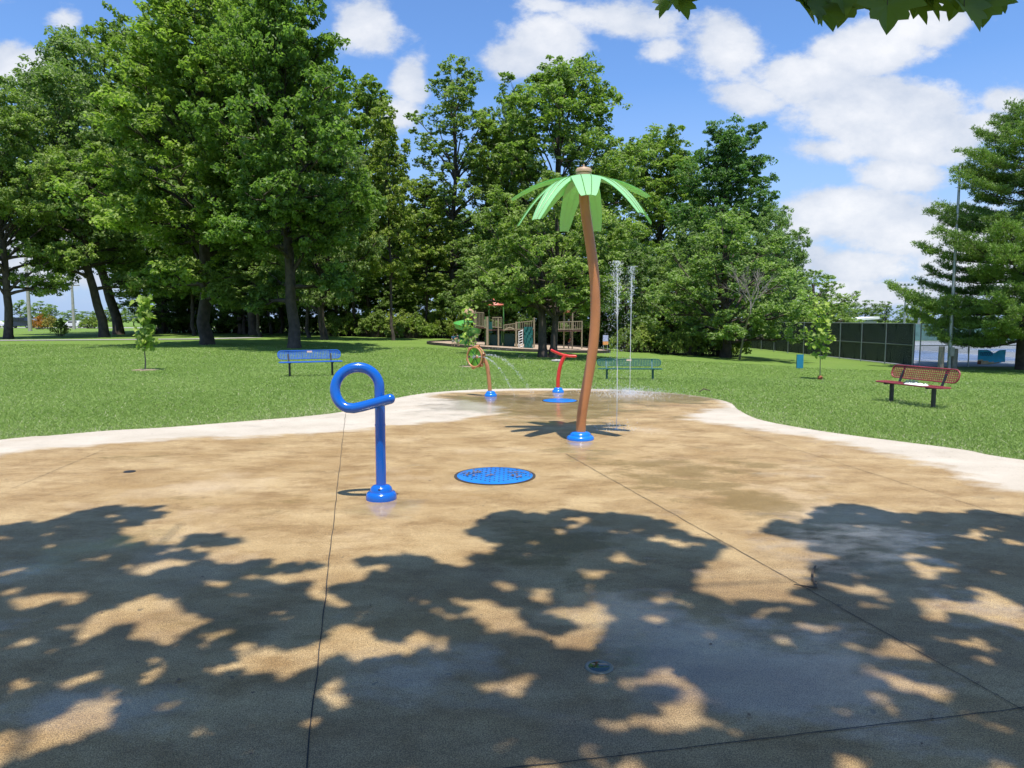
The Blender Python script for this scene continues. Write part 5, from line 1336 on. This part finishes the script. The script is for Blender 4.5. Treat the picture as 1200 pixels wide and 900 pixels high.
# utility poles + wires
up = []
for px, py, top, lab in ((35.5, 388, 205, 'concrete utility pole standing right of the far left tree'), (87, 386, 322, 'shorter utility pole beside the white car')):
    p = at(px, py); H = atY(px, top, p.y).z - p.z; o = empty('utility_pole', p, 0, lab, 'utility pole', 'utility poles at the left'); up.append(p + Vector((0, 0, H)))
    MB().tube([(0, 0, -.2), (0, 0, H)], [.26, .17], 12).build('pole', M['concrete_pole'], o); MB().box(-1.3, 1.3, -.06, .06, H * .80, H * .80 + .14).build('crossarm', M['wood'], o)
    for sx in (-1.1, 0, 1.1): MB().lathe([(.05, 0), (.07, .1), (.03, .2)], 8, (sx, 0, H * .80 + .14)).build('insulator', M['white'], o)
for k_, dz in enumerate((0, -1.0, -1.8)):
    p0 = Vector((up[0].x, up[0].y, 12.0 + dz * .8)); a = Vector((up[0].x - 60, up[0].y - 5, 12.0 + dz * .8)); b_ = Vector((up[0].x + 70, up[0].y + 15, 11 + dz * .8))
    pts = []
    for A, B_ in ((a, p0), (p0, b_)):
        for t in np.linspace(0, 1, 14): q = A.lerp(B_, t); q.z -= 1.0 * 4 * t * (1 - t); pts.append(q)
    tag(MB().tube(pts, .02, 4).build('power_line', M['black']), ('top', 'middle', 'bottom')[k_] + ' power line strung from the concrete utility pole', 'cable', 'power lines')

# cars
def car(px, py, Lc, mcol, label, van=False):
    p = at(px, py); o_ = empty('parked_car', p, 0, label, 'car'); h = 1.45 if not van else 2.1
    prof = [(-.5, .25), (-.5, .55), (-.47, .62), (-.30, .66), (-.20, .97), (-.12, 1.), (.18, 1.), (.30, .70), (.46, .62), (.5, .5), (.5, .25)] if not van else [(-.5, .2), (-.5, .9), (-.47, 1.), (.25, 1.), (.33, .68), (.48, .60), (.5, .5), (.5, .2)]
    k_ = len(prof); vs = []
    for y, ins in ((-.85, 0), (.85, 0)):
        for x, z in prof: vs.append((x * Lc, y * (1 - .12 * (z > .7)), z * h))
    MB().add(vs, [tuple(range(k_)), tuple(range(2 * k_ - 1, k_ - 1, -1))] + [(i, i + k_, (i + 1) % k_ + k_, (i + 1) % k_) for i in range(k_)]).build('body', mcol, o_)
    z0, z1 = (.68, .93)
    MB().box(-.20 * Lc, .02 * Lc, -.84, -.80, z0 * h, z1 * h).build('window', M['glass'], o_); MB().box(.04 * Lc, .2 * Lc, -.84, -.80, z0 * h, z1 * h).build('window', M['glass'], o_)
    for sx in (-.32, .32):
        for y in (-.82, .82):
            wh = MB().lathe([(.18, -.1), (.33, -.1), (.34, 0), (.33, .1), (.18, .1)], 18, (sx * Lc, y, .33), Matrix.Rotation(R(90), 4, 'X')).build('wheel', M['rubber'], o_)
            MB().lathe([(.17, -.11), (.17, .11)], 12, (sx * Lc, y, .33), Matrix.Rotation(R(90), 4, 'X')).build('rim', M['steel'], wh)
    for y in (-.6, .6): MB().box(.5 * Lc - .02, .5 * Lc + .01, y - .12, y + .12, .42 * h, .5 * h).build('headlight', M['white'], o_)
car(88, 384.3, 4.4, M['white_car'], 'white parked car seen beyond the lawn beside the shorter utility pole')
car(25, 384.6, 5.4, M['dark_car'], 'dark parked van half hidden behind the far left tree trunk', True)
car(-6, 384.3, 4.4, M['white_car'], 'white parked car cut by the left edge of the view')
# pale thing on the grass by the twin trunks
p = at(648, 424); o = empty('rock_pile', p, 0, 'small pale pile of stones on the grass at the foot of the twin trunks', 'stones')
r = random.Random(9)
for i in range(5):
    MB().ball((r.uniform(-.35, .4), r.uniform(-.15, .15), .06), r.uniform(.07, .12), 8, 5, (1.2, .9, .8)).build('stone', M['concrete_pole'], o)

# ------------------------------------------------------------------ camera, sun, sky
cam = bpy.data.cameras.new('camera'); co = bpy.data.objects.new('camera', cam); COL.objects.link(co)
co.location = (0, 0, CAM_H); co.rotation_euler = (R(90) - PITCH, 0, 0)
cam.sensor_width = 36; cam.lens = F / 1200 * 36; cam.clip_end = 6000; cam.clip_start = .05
scene.camera = co
sun = bpy.data.lights.new('sun', 'SUN'); sun.energy = 4.6; sun.angle = R(.53); sun.color = (1, .955, .89)
so = bpy.data.objects.new('sun', sun); COL.objects.link(so); so.rotation_euler = sun_vec.to_track_quat('Z', 'Y').to_euler(); so.location = (0, -10, 40)

w = bpy.data.worlds.new('World'); scene.world = w; w.use_nodes = True; nt = w.node_tree; N = nt.nodes; L = nt.links; N.clear()
out = N.new('ShaderNodeOutputWorld'); bg = N.new('ShaderNodeBackground'); L.new(bg.outputs[0], out.inputs[0])
sky = N.new('ShaderNodeTexSky'); sky.sky_type = 'NISHITA'; sky.sun_disc = False; sky.sun_elevation = SUN_EL; sky.sun_rotation = SUN_AZ
sky.air_density = 1.0; sky.dust_density = .25; sky.ozone_density = 2.0; sky.altitude = 100
bg.inputs['Strength'].default_value = .125
tc = N.new('ShaderNodeTexCoord'); sx = N.new('ShaderNodeSeparateXYZ'); L.new(tc.outputs['Generated'], sx.inputs[0])
ay = mth('MAXIMUM', mth('ABSOLUTE', sx.outputs[1]), .08)
U = mth('DIVIDE', sx.outputs[0], ay); Vv = mth('DIVIDE', sx.outputs[2], ay)
cb = N.new('ShaderNodeCombineXYZ'); L.new(U, cb.inputs[0]); L.new(Vv, cb.inputs[1]); L.new(mth('SIGN', sx.outputs[1]), cb.inputs[2])
UV = cb.outputs[0]
wn = N.new('ShaderNodeTexNoise'); wn.inputs['Scale'].default_value = 3.2; wn.inputs['Detail'].default_value = 3; L.new(UV, wn.inputs['Vector'])
def uv_of(px, py):
    d = raydir(px, py); return d[0] / d[1], d[2] / d[1]
clouds = [(20, 78, 48, 26, .8), (75, 25, 22, 14, .6), (425, 30, 34, 36, .8), (480, 100, 22, 24, .8), (470, 130, 28, 22, .6), (600, 75, 45, 22, .8), (655, 45, 50, 28, .85), (720, 25, 80, 26, .8), (860, 45, 60, 42, .85), (775, 60, 45, 20, .5), (650, 8, 40, 10, .5),
          (880, 118, 48, 22, .9), (945, 92, 75, 34, 1.), (1010, 60, 80, 34, 1.), (1080, 28, 60, 30, .9), (1030, 130, 110, 46, 1.05), (1090, 165, 80, 34, .9), (960, 175, 60, 20, .7), (1180, 118, 45, 18, .7), (1150, 150, 60, 26, .7), (1060, 205, 60, 22, .8), (1000, 250, 85, 30, 1.0), (1060, 270, 90, 34, .9), (950, 265, 40, 14, .7), (1000, 310, 110, 24, .7), (990, 335, 60, 10, .6), (1150, 300, 100, 60, .8), (60, 300, 120, 50, .75), (100, 260, 60, 25, .5), (60, 220, 40, 20, .3), (600, 330, 300, 40, .3), (450, 180, 30, 50, .3), (1050, 345, 200, 22, .55)]
tot = None
for (px, py, rx, ry, s_) in clouds:
    u0, v0 = uv_of(px, py); du = mth('MULTIPLY', mth('SUBTRACT', U, u0), F / rx); dv = mth('MULTIPLY', mth('SUBTRACT', Vv, v0), F / ry)
    e_ = mth('MULTIPLY', mth('EXPONENT', mth('MULTIPLY', mth('ADD', mth('MULTIPLY', du, du), mth('MULTIPLY', dv, dv)), -.95)), s_)
    tot = e_ if tot is None else mth('MAXIMUM', tot, e_)
def wnoise(sc, det, rough, off=(0, 0, 0), str_=(1, 1.5, 1)):
    mp = N.new('ShaderNodeMapping'); mp.inputs['Location'].default_value = off; mp.inputs['Scale'].default_value = str_; L.new(UV, mp.inputs[0])
    n = N.new('ShaderNodeTexNoise'); n.inputs['Scale'].default_value = sc; n.inputs['Detail'].default_value = det; n.inputs['Roughness'].default_value = rough; L.new(mp.outputs[0], n.inputs['Vector']); return n.outputs[0]
n1 = wnoise(5.5, 10, .64)
front = mth('GREATER_THAN', sx.outputs[1], 0)
field = mth('ADD', mth('MULTIPLY', tot, front), mr(n1, .25, .75, -.52, .52))
far_f = mth('ADD', .08, mr(wnoise(1.6, 7, .6, (3, 1, 0)), .3, .7, -.5, .5))
field = mth('MAXIMUM', field, mth('MULTIPLY', far_f, mth('SUBTRACT', 1, front)))
cov = N.new('ShaderNodeMapRange'); cov.interpolation_type = 'SMOOTHSTEP'; cov.inputs[1].default_value = .20; cov.inputs[2].default_value = .58; L.new(field, cov.inputs[0])
cov2 = mth('MULTIPLY', cov.outputs[0], mr(sx.outputs[2], .0, .02, 0, 1))
shade = mr(mth('ADD', mth('MULTIPLY', field, .55), mr(wnoise(7, 7, .6, (0.02, .09, 0)), .3, .7, 0, .6)), .25, 1.0)
cc = mixc(shade, (3.2, 3.7, 4.6), (5.95, 6.0, 6.15))
skyc = mixc(mr(sx.outputs[2], 0., .30, 1, 0), mixc(1., sky.outputs[0], (.74, .96, 1.24), 'MULTIPLY'), (2.6, 3.5, 5.2))
L.new(mixc(mth('MULTIPLY', cov2, .94), skyc, cc), bg.inputs['Color'])

sc = scene
sc.view_settings.view_transform = 'Standard'; sc.view_settings.look = 'None'; sc.view_settings.exposure = 0.42; sc.view_settings.gamma = 1
sc.render.engine = 'CYCLES'
cy_ = sc.cycles; cy_.use_denoising = True
try: cy_.denoiser = 'OPENIMAGEDENOISE'; cy_.denoising_input_passes = 'RGB_ALBEDO_NORMAL'; cy_.denoising_prefilter = 'ACCURATE'
except Exception: pass
cy_.max_bounces = 6; cy_.diffuse_bounces = 3; cy_.glossy_bounces = 3; cy_.transmission_bounces = 4; cy_.transparent_max_bounces = 12
cy_.use_adaptive_sampling = True; cy_.adaptive_threshold = .02; cy_.caustics_reflective = False; cy_.caustics_refractive = False
cy_.sample_clamp_indirect = 6
